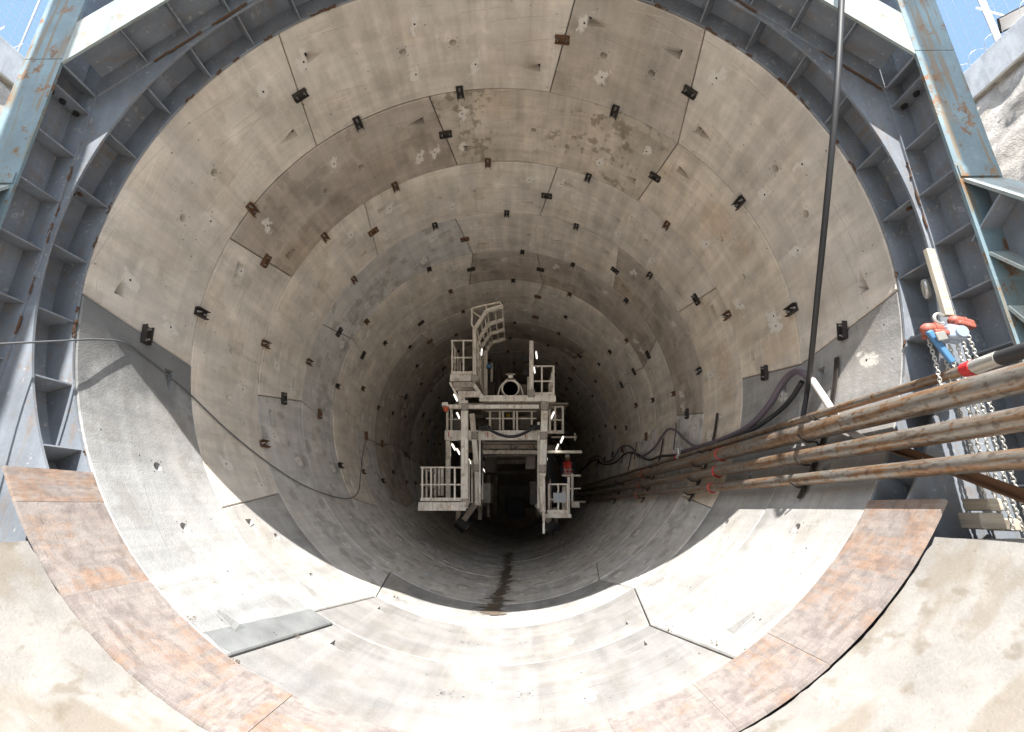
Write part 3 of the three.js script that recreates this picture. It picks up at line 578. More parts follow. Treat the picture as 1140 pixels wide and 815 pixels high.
    for (let i = 0; i < 6; i++) { const p = at(0.29, 0.42 + i * 0.66), q = p.clone().addScaledVector(up, -0.46); p.x = q.x = xs - s * 0.115; put('stiffener', beam(p, q, 0.2, 0.018, d), M.steel, fr); }
    // knee bracket below the strut
    const k0 = V(xs, -1.08, -0.96), k1 = k0.clone().add(new THREE.Vector3(0, -1.1, 0.55));
    put('knee_bracket', beam(k0, k1, 0.44, 0.03, up), M.steelBand, fr);
  }
  settle(fr);
  // thrust struts from the column heads to the rear wall of the pit; they shade the faces of the columns
  for (const s of [-1, 1]) {
    const t = thing('thrust_strut', s < 0 ? 'long steel strut running back from the top of the column above the plain wall' : 'long steel strut running back from the top of the column on the pipe side', 'steel strut', 'thrust struts from the column heads');
    for (const y of [6.3, 6.74]) put('flange', boxAt(new THREE.Vector3(s * 5.05, y + R, 18.95), 0.44, 0.026, 35.96), M.steelRust, t);
    put('web', boxAt(new THREE.Vector3(s * 5.05, 6.52 + R, 18.95), 0.022, 0.41, 35.9), M.steelRust, t);
    settle(t);
  }
}
{ // rusty liner plates over the foot of the ring
  const lp = thing('liner_plates', 'rust-streaked curved steel plates forming a strip across the tunnel mouth floor', 'steel plate');
  const cuts = [-121.3, -125.6, -137.2, -153.1, -159.1, -178, 166, 156, 145.8, 134.5, 125.3].map((t) => (t > 0 ? t - 360 : t));
  for (let k = 0; k < cuts.length - 1; k++) {
    const a = cuts[k] - (k === 4 ? 0.05 : 0.012), b = cuts[k + 1] + 0.012, n = Math.max(3, Math.ceil((a - b) / 1.5)), off = rr(-0.004, 0.004), S = new Soup();
    const zA = 0.004, zB = -0.862 + rr(-0.005, 0.005), r0 = R - 0.004 + off * 0.6, r1 = r0 + 0.026;
    const ring = (th) => [P(th, r0, zA), P(th, r0, zB), P(th, r1, zB), P(th, r1, zA)];
    for (let i = 0; i < n; i++) {
      const t0 = a + (b - a) * i / n, t1 = a + (b - a) * (i + 1) / n, A = ring(t0), B = ring(t1), u0 = i / n, u1 = (i + 1) / n;
      for (let e = 0; e < 4; e++) {
        const f = (e + 1) % 4, N = (th) => (e % 2 ? new THREE.Vector3(0, 0, e === 1 ? 1 : -1) : new THREE.Vector3(-Math.sin(th * RAD), -Math.cos(th * RAD), 0).multiplyScalar(e ? -1 : 1));
        const va = e === 0 ? 0 : e === 1 ? 0.98 : 1, vb = e === 0 ? 1 : 0.99;
        S.tri(A[e], A[f], B[f], N(t0), N(t0), N(t1), [u0, va], [u0, vb], [u1, vb]); S.tri(A[e], B[f], B[e], N(t0), N(t1), N(t1), [u0, va], [u1, vb], [u1, va]);
      }
    }
    for (const [th, u] of [[a, 0], [b, 1]]) { const A = ring(th), nn = new THREE.Vector3(Math.cos(th * RAD), -Math.sin(th * RAD), 0); S.tri(A[0], A[1], A[2], nn, nn, nn, [u, 0], [u, 1], [u, 1]); S.tri(A[0], A[2], A[3], nn, nn, nn, [u, 0], [u, 1], [u, 0]); }
    put('plate', S.geo(), rustMats[[0, 3, 2, 3, 1, 1, 1, 2, 2, 0][k] % 4], lp);
  }
  settle(lp);
}

// ------------------------------------------------------------------ pipes and hoses on the right wall
const pipeAt = (slope, r) => { let lo = 2, hi = 5; for (let i = 0; i < 40; i++) { const X = (lo + hi) / 2, Y = CAM.Y + (X - CAM.X) / slope; if (Math.hypot(X, Y) < r) lo = X; else hi = X; } return [lo, CAM.Y + (lo - CAM.X) / slope]; };
const PIPES = [['A', ...pipeAt(3.45, 4.62), 0.049], ['B', ...pipeAt(4.13, 4.58), 0.112], ['C', ...pipeAt(6.1, 4.62), 0.09], ['D', ...pipeAt(11.2, 4.66), 0.074]];
{
  const what = ['thin rusty pipe above the others with a rubber hose on its end', 'thickest rusty pipe on hooks along the tunnel wall', 'rusty pipe just below the thickest pipe', 'lowest rusty pipe along the tunnel wall'];
  PIPES.forEach(([, X, Y, r], k) => {
    const t = thing('pipe', what[k], 'pipe', 'pipes along the tunnel wall');
    const lens = k === 0 ? [[-0.98, 6.6]] : [[-3.6, 3.75 + k * 0.02], [3.77 + k * 0.02, 9.2], [9.22, 16.4], [16.42, 24]];
    if (k === 0) lens.push([6.62, 24]);
    for (const [a, b] of lens) put('pipe_length', rod(V(X, Y, a), V(X + rr(-0.012, 0.004), Y + rr(-0.006, 0.01), b), r, 24), M.pipe, t);
    const cz = k === 0 ? [6.61] : [3.76 + k * 0.02, 9.21];
    for (const z of cz) { const g = new THREE.TorusGeometry(r + 0.006, 0.014, 8, 24); g.translate(X, Y + R, -z); put('coupling', g, M.red, t); }
    if (k === 0) {                                                  // red clamp, ferrule and black rubber hose
      put('clamp', new THREE.CylinderGeometry(0.07, 0.062, 0.09, 14).rotateX(Math.PI / 2).translate(X, Y + R, 1.0), M.red, t);
      put('ferrule', rod(V(X, Y, -1.05), V(X - 0.005, Y + 0.01, -1.27), 0.064, 18), M.galv, t);
      put('rubber_hose', tube([V(X, Y + 0.01, -1.22), V(X, Y + 0.01, -1.6), V(X + 0.0, Y - 0.02, -2.2), V(X + 0.05, Y - 0.2, -3.2)], 0.062, 16), M.rubber, t);
      put('valve', merge([new THREE.CylinderGeometry(0.07, 0.07, 0.12, 12).rotateX(Math.PI / 2), new THREE.CylinderGeometry(0.035, 0.035, 0.2, 10).translate(0, 0.1, 0), new RoundedBoxGeometry(0.16, 0.03, 0.05, 1, 0.008).translate(0, 0.21, 0)]).translate(X, Y + R, -6.45), M.galv, t);
    }
    settle(t);
  });
  // hooks: a flat bar on the wall with an arm under every pipe
  for (const [hi, zd] of [1.05, 4.9, 8.7, 12.6].entries()) {
    const t = thing('pipe_hanger', ['first', 'second', 'third', 'fourth'][hi] + ' dark steel pipe hanger counted from the tunnel mouth inwards', 'pipe hanger', 'pipe hangers on the tunnel wall');
    const pts = []; for (let i = 0; i <= 12; i++) pts.push(P(101 + i * 2, R - 0.035, zd + i * 0.01));
    for (let i = 0; i < 12; i++) put('bar', beam(pts[i], pts[i + 1].clone().lerp(pts[i], -0.02), 0.07, 0.02, P(101 + i * 2, 1, 0).sub(P(0, 0, 0)).normalize()), M.bracket, t);
    for (const [, X, Y, r] of PIPES) { const th = Math.atan2(X, Y - r - 0.02) / RAD; put('arm', tube([P(th + 0.4, R - 0.05, zd + 0.07), V(X + r * 0.6, Y - r - 0.016, zd + 0.07), V(X - r * 0.6, Y - r - 0.016, zd + 0.07), V(X - r - 0.05, Y - r * 0.3, zd + 0.07)], 0.015, 6), M.bracket, t); }
    settle(t);
  }
  tag(put('hanging_hose', tube([G(939, -60, 3.62), G(937, 0, 3.7), G(931, 110, 3.86), G(921, 220, 4.25), G(910, 330, 4.85), G(903, 400, 5.45), onWall(898, 440, 4.7), onWall(893, 470, 4.66)], 0.031, 12), M.rubber), 'long black rubber hose hanging down in front of the steel frame', 'hose');
  tag(put('looped_hose', tube([onWall(905, 424, 4.58), onWall(887, 413, 4.64), onWall(873, 424, 4.68), onWall(857, 450, 4.7), onWall(836, 473, 4.71), onWall(805, 489, 4.72), onWall(780, 497, 4.72), onWall(760, 503, 4.72)], 0.05, 12), M.hosePurple), 'purple-black hose looped over a hook above the pipes', 'hose');
  tag(put('white_hose', tube([onWall(904.5, 423.5, 4.58), onWall(917, 442, 4.6), onWall(934, 468, 4.7), onWall(952, 484, 4.73), onWall(970, 494, 4.74)], 0.045, 12), M.hoseWhite), 'pale hose end passing down behind the thickest pipe', 'hose');
  tag(put('drooping_cable', tube([onWall(893, 425, 4.7), onWall(880, 445, 4.72), onWall(862, 462, 4.73), onWall(838, 478, 4.66), onWall(812, 489, 4.68), onWall(780, 500, 4.7)], 0.036, 10), M.rubber), 'thin black cable drooping below the looped hose', 'cable');
  const waves = [[[800, 492], [775, 497], [762, 489], [753, 480], [744, 478], [737, 486], [729, 498], [719, 506], [711, 509], [704, 499], [697, 496], [690, 499], [683, 510], [674, 514], [667, 508], [660, 509], [652, 519], [645, 525]],
    [[795, 497], [770, 501], [757, 506], [735, 508], [722, 512], [708, 505], [696, 505], [686, 514], [672, 517], [662, 512], [650, 522], [643, 528]]];
  waves.forEach((w, k) => tag(put('wavy_cable', tube(w.map((p) => onWall(p[0], p[1], 4.68 + k * 0.05)), 0.034, 8), k ? M.rubber : M.hosePurple), k ? 'black cable running in low waves just above the pipes' : 'dark hose running in tall waves over wall hooks above the pipes', 'cable'));
  for (const [a, b, hi] of [[[753, 471], [750, 501]], [[709, 492], [706, 512]], [[695, 497], [692, 516]], [[667, 507], [664, 521]]].map((q, i) => [q[0], q[1], i]))
    tag(put('hook_rod', rod(onWall(...a, 4.7), onWall(...b, 4.7), 0.014, 6), M.bracket), ['first', 'second', 'third', 'fourth'][hi] + ' short dark hook rod behind the wavy cables, counted from the tunnel mouth', 'rod', 'hook rods behind the cables');
  tag(put('wall_cable', tube([G(-60, 387, 3.6), G(0, 383, 4.0), G(60, 380, 4.45), onWall(110, 378, 4.72), onWall(140, 382, 4.76), onWall(165, 400, 4.78), onWall(205, 433, 4.78), onWall(250, 476, 4.78), onWall(290, 509, 4.78), onWall(330, 536, 4.78), onWall(362, 550, 4.78), onWall(388, 555, 4.78), onWall(399, 547, 4.78), onWall(402, 522, 4.78), onWall(408, 491, 4.78), onWall(424, 495, 4.78), onWall(442, 496, 4.78), onWall(458, 511, 4.78), onWall(474, 520, 4.78), onWall(486, 538, 4.78)], 0.011, 8), M.cable), 'thin grey cable trailing along the tunnel wall opposite the pipes', 'cable');
  // sloping rusty angle behind the pipes
  tag(put('angle_bar', merge([beam(G(985, 498, 4.85), G(1180, 572, 3.3), 0.09, 0.012), beam(G(985, 494, 4.85), G(1180, 566, 3.3), 0.012, 0.09)]), M.bracketRust), 'dark rusty angle bar sloping down behind the pipes', 'steel bar');
}
{ // chain hoist
  const t = thing('chain_hoist', 'blue and red chain hoist with hanging galvanised chains', 'chain hoist');
  const Z = 4.02, c = G(1062, 372, Z), S = 1 / 100;
  const part = (n, g, px, py, m, rz = 0, dz = 0) => { const q = G(px, py, Z + dz); g.rotateZ(rz); g.translate(q.x, q.y, q.z); return put(n, g, m, t); };
  part('gear_housing', merge([new RoundedBoxGeometry(0.17, 0.15, 0.14, 3, 0.035), new THREE.CylinderGeometry(0.055, 0.06, 0.18, 18).rotateX(Math.PI / 2).translate(0.01, 0, 0), new RoundedBoxGeometry(0.1, 0.19, 0.05, 2, 0.02)]), 1061, 372, M.paleBlue, -0.2);
  part('chain_cover', merge([new THREE.CapsuleGeometry(0.058, 0.09, 6, 14).rotateZ(Math.PI / 2), new RoundedBoxGeometry(0.13, 0.05, 0.17, 2, 0.015).translate(0.02, -0.05, 0), new THREE.CylinderGeometry(0.066, 0.066, 0.02, 16).rotateZ(Math.PI / 2)]), 1038, 367, M.hoistRed, -0.1);
  part('chain_cover', merge([new THREE.CapsuleGeometry(0.05, 0.13, 6, 14).rotateZ(Math.PI / 2), new RoundedBoxGeometry(0.16, 0.05, 0.15, 2, 0.015).translate(0, -0.045, 0), new THREE.CylinderGeometry(0.058, 0.058, 0.02, 16).rotateZ(Math.PI / 2)]), 1070, 359, M.hoistRed, -0.3, 0.1);
  part('name_plate', new RoundedBoxGeometry(0.09, 0.08, 0.02, 2, 0.006), 1048, 374, M.galv, 0.2, -0.1);
  part('lever', new RoundedBoxGeometry(0.06, 0.34, 0.04, 2, 0.015), 1047, 386, M.blue, 0.42, -0.05);
  { const g = new THREE.TorusGeometry(0.05, 0.016, 8, 20, 4.6); part('top_hook', g, 1046, 355, M.galv, 0.6); }
  const link = new THREE.TorusGeometry(0.017, 0.006, 5, 10); link.scale(0.8, 1.35, 1);
  for (const [px, y0, y1, dz] of [[1047, 384, 585, 0], [1057, 386, 590, 0.05], [1065, 384, 592, 0.0], [1072, 380, 592, 0.06], [1078, 372, 592, 0.02], [1034, 380, 440, 0.03]]) {
    const a = G(px, y0, Z + dz), low = G(px + (y1 - y0) * 0.19, y1, Z + dz).y, list = []; let k = 0;
    for (let y = a.y; y > low; y -= 0.034) { const g = link.clone(); if (k++ % 2) g.rotateY(Math.PI / 2); g.rotateY(0.5); g.rotateZ(rr(-0.1, 0.1)); g.translate(a.x + Math.sin(y * 9 + px) * 0.008, y, a.z); list.push(g); }
    put('chain', merge(list), M.galv, t);
  }
  settle(t);
  tag(put('timber_batten', beam(G(1034, 278, 4.25), G(1056, 352, 4.2), 0.085, 0.05, new THREE.Vector3(0, 0, 1), 0.006), M.wood), 'pale wooden batten standing in a steel cell above the hoist', 'timber');
  { const q = G(1031, 322, 4.45), g = new THREE.TorusGeometry(0.085, 0.028, 8, 22); g.rotateY(0.9); g.translate(q.x, q.y, q.z); tag(put('lifting_eye', g, M.galv), 'round steel lifting eye beside the pale batten', 'lifting eye'); }
  const bl = [[1093, 580, 0.2, 0.13], [1094, 562, 0.15, 0.1], [1118, 584, 0.14, 0.1]];
  bl.forEach(([px, py, w, h], k) => { const q = G(px, py, 4.05 + k * 0.06), g = new RoundedBoxGeometry(w, h, 0.2, 2, 0.015); g.rotateY(0.2 * k); g.translate(q.x, q.y, q.z); tag(put('timber_block', uvMetres(g), M.wood), ['pale timber block lying lowest behind the pale trough', 'pale timber block on top of another below the chains', 'small timber block behind the trough beside the chain ends'][k], 'timber block'); });
}
{ // floodlight on a pole
  const t = thing('floodlight', 'square white floodlight on a pole above the pit edge', 'floodlight');
  const c = G(1128, 21, 8.1), nrm = new THREE.Vector3(-0.55, -0.62, 0.55).normalize();
  const q = new THREE.Quaternion().setFromRotationMatrix(new THREE.Matrix4().lookAt(nrm, new THREE.Vector3(), new THREE.Vector3(0, 1, 0)));
  const add = (n, g, m, off) => { const k = put(n, g, m, t); k.quaternion.copy(q); k.position.copy(c).addScaledVector(nrm, off); };
  add('housing', new RoundedBoxGeometry(0.5, 0.36, 0.09, 2, 0.02), M.dark, 0);
  add('lens', new RoundedBoxGeometry(0.43, 0.29, 0.02, 2, 0.006), M.hoseWhite, 0.055);
  put('arm', rod(c.clone().add(new THREE.Vector3(0.0, 0.12, -0.05)), c.clone().add(new THREE.Vector3(-0.35, 0.8, -0.3)), 0.02, 10), M.white, t);
  put('arm', rod(c.clone().add(new THREE.Vector3(-0.35, 0.8, -0.3)), new THREE.Vector3(12.3, c.y + 0.85, c.z - 0.4), 0.02, 10), M.white, t);
  put('pole', rod(new THREE.Vector3(12.3, 12.872, c.z - 0.4), new THREE.Vector3(12.3, c.y + 1.3, c.z - 0.4), 0.045, 12), M.white, t);
  settle(t);
}

// ------------------------------------------------------------------ back-up gantry of the boring machine
{
  const t = thing('backup_gantry', 'white steel back-up gantry with platforms, railings and legs inside the tunnel', 'gantry');
  const Z = 14.6, UP = new THREE.Vector3(0, 1, 0), UZ = new THREE.Vector3(0, 0, 1);
  const B = (n, a, b, w, h = w, m = M.white, up) => put(n, beam(G(...a), G(...b), w, h, up ?? (Math.abs(a[0] - b[0]) < Math.abs(a[1] - b[1]) * 0.6 && Math.abs(a[2] - b[2]) < 0.8 ? UZ : UP), Math.min(w, h) > 0.035 ? 0.008 : 0), m, t);
  const zrun = (n, a, Z1, w, h = w, m = M.white) => { const p = G(...a), q = p.clone(); q.z = -(Z1 - CAM.Z); return put(n, beam(p, q, w, h, UP), m, t); };   // runs back along the tunnel
  const lean = (p, dz) => { const q = p.clone(); q.z -= dz; return q; };
  const railing = (x0, x1, yTop, yMid, yBot, z, posts, back = 0, side = 0) => {
    B('top_rail', [x0, yTop, z], [x1, yTop, z], 0.05); B('mid_rail', [x0, yMid, z], [x1, yMid, z], 0.045); B('toe_board', [x0, yBot - 1.5, z], [x1, yBot - 1.5, z], 0.015, 0.1);
    for (const px of posts) B('post', [px, yTop, z], [px, yBot, z], 0.055);
    if (back) {
      zrun('top_rail', [side, yTop, z], z + back, 0.05); zrun('mid_rail', [side, yMid, z], z + back, 0.045);
      for (let k = 1; k <= 3; k++) { const p = lean(G(side, yTop, z), back * k / 3), q = lean(G(side, yBot, z), back * k / 3); put('post', beam(p, q, 0.055, 0.055, UZ), M.white, t); }
    }
  };
  const deck = (x0, x1, y, z, back, n = 'deck') => { const a = G(x0, y, z), b = G(x1, y, z); put(n, uvMetres(new THREE.BoxGeometry(b.x - a.x, 0.04, back).translate((a.x + b.x) / 2, a.y, a.z - back / 2 - 0.06)), M.cream, t); };
  // upper left platform
  railing(502, 526, 379.3, 398.2, 416.5, Z, [503.5, 516], 2.4, 503);
  B('fascia', [501, 421, Z], [532, 421, Z], 0.08, 0.24); deck(501.5, 531.5, 418, Z, 2.6);
  B('bracket', [501, 426, Z], [512.5, 447.5, Z], 0.07, 0.1); B('bracket', [526, 426, Z], [538, 444, Z], 0.08, 0.12);
  B('drip_tray', [505, 430, Z + 0.05], [527, 430, Z + 0.05], 0.5, 0.16, M.cream); B('bracket_beam', [510, 439, Z + 0.1], [535, 439, Z + 0.1], 0.12, 0.2); B('bracket_post', [514.5, 441, Z], [514.5, 450, Z], 0.2);
  // four curved ribs with ties
  const rib = [[528.4, 418], [528.2, 366.8], [541.8, 346.2], [559.7, 341]].map((p) => G(p[0], p[1], Z));
  const dz = [0, 1.2, 2.2, 3.25];
  for (const d of dz) for (let k = 0; k < 3; k++) put('rib', beam(lean(rib[k], d), lean(rib[k + 1], d).lerp(lean(rib[k], d), -0.01), 0.12, 0.13, UZ, 0.01), M.white, t);
  const tie = [[1, 0.5], [1, 0.8], [1, 0.15], [2, 0.05], [2, 0.5], [2, 0.97], [0, 0.25], [0, 0.5], [0, 0.75], [0, 0.95]];
  for (const [k, f] of tie) for (let i = 0; i < 3; i++) { const p = rib[k].clone().lerp(rib[k + 1], f); put('tie', beam(lean(p, dz[i]), lean(p, dz[i + 1]), 0.05, 0.05, UP), M.white, t); }
  const hr = [[528, 365], [525.3, 361.5], [525.6, 343.4], [540.5, 339.5], [556.2, 336.4], [559.6, 340.5]].map((p) => G(p[0], p[1], Z - 0.06));
  for (let k = 0; k < 5; k++) put('hand_rail', rod(hr[k], hr[k + 1], 0.032, 8), M.white, t);
  put('hand_rail', rod(G(526, 347, Z - 0.06), G(536, 354, Z - 0.06), 0.022, 8), M.white, t); put('hand_rail', rod(G(540.5, 339.5, Z - 0.06), G(542, 345, Z - 0.06), 0.022, 8), M.white, t);
  B('inner_post', [540.6, 391, 17.2], [540.6, 440, 17.2], 0.15); B('inner_post', [547.5, 404, 19.5], [547.5, 439, 19.5], 0.1);
  put('cable_reel', new RoundedBoxGeometry(0.2, 0.16, 0.2, 2, 0.04).translate(...G(544.5, 408, 17).toArray()), M.blue, t);
  // main upper beam and the right platform
  B('main_beam', [534, 444, Z + 0.1], [618.6, 444, Z + 0.1], 0.18, 0.2); deck(536, 618, 441.5, Z + 0.2, 3.6);
  for (const px of [546.5, 585]) B('splice', [px, 441, Z], [px, 447.2, Z], 0.05, 0.03);
  railing(594, 616, 407.8, 424.5, 440, Z + 0.1, [603.2, 616.4], 2.2, 616.4);
  B('mast', [591.6, 380, Z + 0.1], [591.6, 441, Z + 0.1], 0.14); B('mast', [588.3, 418, 17.5], [588.3, 440, 17.5], 0.1);
  for (const py of [400, 415.6]) { const g = new RoundedBoxGeometry(0.2, 0.2, 0.2, 2, 0.03); g.translate(...G(586.2, py, Z + 0.3).toArray()); put('speaker_box', g, M.dark, t); }
  { const c = G(568.3, 432.6, Z + 0.5), ring = new THREE.TorusGeometry(0.285, 0.032, 10, 36); ring.translate(c.x, c.y, c.z); put('duct_ring', ring, M.white, t);
    const du = new THREE.CylinderGeometry(0.275, 0.275, 6, 32, 1, true).rotateX(Math.PI / 2).translate(c.x, c.y, c.z - 3.02); put('duct', du, M.dark, t);
    for (const s of [-1, 1]) { put('duct_support', tube([c.clone().add(new THREE.Vector3(s * 0.1, 0.36, -0.1)), c.clone().add(new THREE.Vector3(s * 0.34, 0.1, -0.1)), c.clone().add(new THREE.Vector3(s * 0.45, -0.3, -0.1))], 0.03, 6), M.white, t); }
    B('clamp_bar', [563, 416.8, Z + 0.4], [573.6, 416.8, Z + 0.4], 0.04, 0.06, M.cream); B('clamp_block', [566, 419.5, Z + 0.4], [571, 419.5, Z + 0.4], 0.08, 0.1); }
  B('cross_beam', [493, 453, Z + 0.05], [600, 453, Z + 0.05], 0.12, 0.13);
  B('lamp_bracket', [492, 450, Z - 0.05], [498.5, 450, Z - 0.05], 0.06, 0.12);
  put('beacon', new THREE.CylinderGeometry(0.11, 0.06, 0.14, 12).translate(...G(496.4, 456, Z - 0.1).toArray()), M.orange, t);
  // columns and legs
  B('column', [517.4, 446.5, Z - 0.05], [517.4, 566, Z - 0.05], 0.22, 0.22);
  B('leg', [525.6, 461, Z + 0.9], [530.8, 520, Z + 0.9], 0.17, 0.2); B('leg', [530.8, 520, Z + 0.9], [531.5, 562, Z + 0.9], 0.14, 0.16);
  B('pole', [534.2, 478, Z + 0.7], [534.2, 563, Z + 0.7], 0.06); B('pole', [537, 492, Z + 2], [537, 556, Z + 2], 0.06);
  B('leg', [606.6, 449, Z + 0.2], [603.6, 530, Z + 0.2], 0.22, 0.24); B('leg', [603.6, 530, Z + 0.2], [604.5, 570, Z + 0.2], 0.16);
  B('pole', [605.3, 534, Z], [605.3, 594, Z], 0.07); B('pole', [599.5, 470, Z + 0.8], [599.5, 566, Z + 0.8], 0.08);
  B('column', [499, 480, 17.2], [499, 556, 17.2], 0.17);
  // middle level
  B('mid_beam', [495.5, 484.8, Z + 0.9], [602, 484.8, Z + 0.9], 0.16, 0.33); deck(498, 604, 479.5, Z + 1.0, 6);
  for (const px of [499.5, 543, 585]) B('tag_plate', [px, 481, Z + 0.8], [px, 487, Z + 0.8], 0.03, 0.012, M.orange);
  B('mid_rail', [541, 466, Z + 1.4], [597, 466, Z + 1.4], 0.05); B('top_rail', [541, 457.5, Z + 1.4], [597, 457.5, Z + 1.4], 0.05);
  for (const px of [545.5, 556.6, 560, 572, 575.6, 592]) B('post', [px, 456, Z + 1.4], [px, 479, Z + 1.4], 0.07);
  for (const [px, y0, y1] of [[498, 455, 480], [502.5, 455, 480], [612, 452, 482], [618, 452, 482], [626.5, 453, 480]]) B('post', [px, y0, Z + 2.2], [px, y1, Z + 2.2], 0.08);
  B('mid_rail', [497, 467, Z + 2.2], [515, 467, Z + 2.2], 0.05); B('mid_rail', [611, 467.5, Z + 2.2], [627, 467.5, Z + 2.2], 0.05); B('top_rail', [611, 453, Z + 2.2], [627, 453, Z + 2.2], 0.06); B('toe_beam', [608, 481, Z + 2.2], [628, 481, Z + 2.2], 0.1, 0.12);
  put('hanging_cable', tube([G(541, 475, Z + 0.4), G(548, 480, Z + 0.4), G(560, 485, Z + 0.4), G(572, 486, Z + 0.4), G(584, 482, Z + 0.4), G(596, 475, Z + 0.4)], 0.05, 8), M.rubber, t);
  B('box', [533, 477, Z + 0.7], [546, 477, Z + 0.7], 0.25, 0.14, M.dark); B('box', [590, 476, Z + 0.7], [601, 476, Z + 0.7], 0.25, 0.14, M.dark);
  B('pipe_run', [536, 497.5, Z + 2], [598, 497.5, Z + 2], 0.16, 0.14, M.cream); B('low_beam', [536, 503.5, Z + 2.4], [600, 503.5, Z + 2.4], 0.14, 0.14);
  B('walk_board', [609, 503.5, 18], [647.5, 503.5, 18], 0.3, 0.1); put('valve_pipe', rod(G(614, 486.7, 16.6), G(642, 486.7, 16.6), 0.035, 8), M.cream, t);
  put('valve_wheel', new THREE.TorusGeometry(0.13, 0.025, 6, 18).rotateY(Math.PI / 2).translate(...G(640, 486.7, 16.6).toArray()), M.cream, t);
  // lower left basket
  railing(468, 513, 520.5, 539.6, 557.5, Z - 0.1, [470.2, 480, 506.3], 2.6, 469);
  B('fascia', [465.8, 563.8, Z - 0.12], [519, 563.8, Z - 0.12], 0.12, 0.25); deck(466, 518, 560, Z - 0.1, 2.8);
  for (const px of [484.5, 489, 492.5]) B('post', [px, 522, Z + 2.4], [px, 552, Z + 2.4], 0.09);
  B('post', [522, 512, Z + 0.5], [522, 561, Z + 0.5], 0.06); B('post', [525.5, 512, Z + 1.2], [525.5, 560, Z + 1.2], 0.06);
  // bogies
  for (const [px, py, s] of [[515, 583, 1], [613.5, 585, -1]]) {
    const wz = 17.2, c = G(px, py, wz), axis = new THREE.Vector3(0.75, -s * 0.55, 0).normalize(); if (s < 0) axis.x = 0.75;
    const w = new THREE.CylinderGeometry(0.26, 0.26, 0.42, 24); w.applyQuaternion(new THREE.Quaternion().setFromUnitVectors(UP, axis)); w.translate(c.x, c.y, c.z);
    put('wheel', w, M.rubber, t);
    put('wheel', w.clone().translate(0, 0, -0.9), M.rubber, t);
    put('hub', new THREE.CylinderGeometry(0.1, 0.1, 0.46, 14).applyQuaternion(new THREE.Quaternion().setFromUnitVectors(UP, axis)).translate(c.x, c.y, c.z), M.cream, t);
    put('bogie_arm', beam(c.clone().add(new THREE.Vector3(0, 0.05, 0.1)), G(px + s * 16, py - 24, wz - 0.1), 0.2, 0.24, UZ), M.cream, t);
    put('bogie_arm', beam(c.clone().add(new THREE.Vector3(-s * 0.15, 0.05, 0.1)), G(px - s * 4, py - 20, wz - 0.1), 0.16, 0.18, UZ), M.cream, t);
  }
  // lower right basket
  railing(610.7, 632, 539.2, 556, 573, Z + 0.6, [611, 621.5, 632], 1.6, 632);
  B('fascia', [606.5, 574.4, Z + 0.55], [635.8, 574.4, Z + 0.55], 0.1, 0.12); B('toe_beam', [609, 569, Z + 0.6], [634, 569, Z + 0.6], 0.05, 0.08); deck(608, 635, 572.5, Z + 0.6, 1.8);
  B('post', [633, 531, Z + 0.7], [633, 574, Z + 0.7], 0.08); B('post', [637, 527, 17.6], [637, 558, 17.6], 0.08);
  B('sign_panel', [616, 554, Z + 0.5], [629.7, 554, Z + 0.5], 0.012, 0.3, M.hoseWhite);
  { const a = G(617.5, 552, Z + 0.49), g = []; for (let i = 0; i < 3; i++) for (let j = 0; j < 4; j++) g.push(boxAt(new THREE.Vector3(a.x + 0.03 + i * 0.11, a.y + 0.06 - j * 0.07, a.z + 0.012), 0.07, 0.035, 0.004)); put('sign_print', merge(g), M.paleBlue, t); }
  B('guard_rail', [625.8, 529.4, 17.6], [646.5, 529.4, 17.6], 0.06); B('guard_rail', [625.8, 544, 17.6], [646.5, 544, 17.6], 0.05);
  B('walkway', [625, 559, 18.9], [647, 559, 18.9], 2.6, 0.06, M.cream); B('walkway_bracket', [636, 562, 17.6], [645, 562, 17.6], 0.1, 0.2);
  // the gantry goes on inside: portal frames, side panels, deck
  for (const z of [19.5, 25, 33]) {
    for (const X of [-1.15, 1.45]) put('portal_leg', beam(V(X, -3.35, z - CAM.Z), V(X, -0.2, z - CAM.Z), 0.16, 0.16, UZ), M.cream, t);
    put('portal_beam', beam(V(-1.9, -0.55, z - CAM.Z), V(2.2, -0.55, z - CAM.Z), 0.16, 0.2, UP), M.cream, t);
    put('portal_beam', beam(V(-1.9, 0.9, z - CAM.Z), V(2.2, 0.9, z - CAM.Z), 0.14, 0.18, UP), M.cream, t);
  }
  put('side_panel', boxAt(V(-1.3, -2.3, 16.2), 0.05, 1.0, 7.5), M.white, t); put('side_panel', boxAt(V(1.62, -2.4, 17), 0.05, 1.1, 8), M.cream, t);
  put('upper_deck', boxAt(V(0.15, 0.98, 21), 4.4, 0.06, 17), M.cream, t); put('lower_deck', boxAt(V(0.15, -0.4, 22), 3.6, 0.06, 15), M.cream, t);
  put('end_cabinet', new RoundedBoxGeometry(0.95, 1.0, 1.6, 2, 0.04).translate(0.28, -2.95 + R, -21.5), M.dark, t);
  for (let k = 0; k < 6; k++) put('cable_drop', tube([V(1.62 + k * 0.06, -0.7, 13.4 + k * 0.3), V(1.58 + k * 0.07, -1.6, 13.5 + k * 0.3), V(1.64 + k * 0.06, -2.6, 13.6 + k * 0.3)], 0.035, 6), M.rubber, t);
  // equipment between the decks
  const box = (n, x0, y0, x1, y1, z, d, m) => { const a = G(x0, y0, z), b = G(x1, y1, z); put(n, uvMetres(new RoundedBoxGeometry(Math.abs(b.x - a.x), Math.abs(a.y - b.y), d, 1, 0.015).translate((a.x + b.x) / 2, (a.y + b.y) / 2, a.z - d / 2), 1, x0, y0), m, t); };
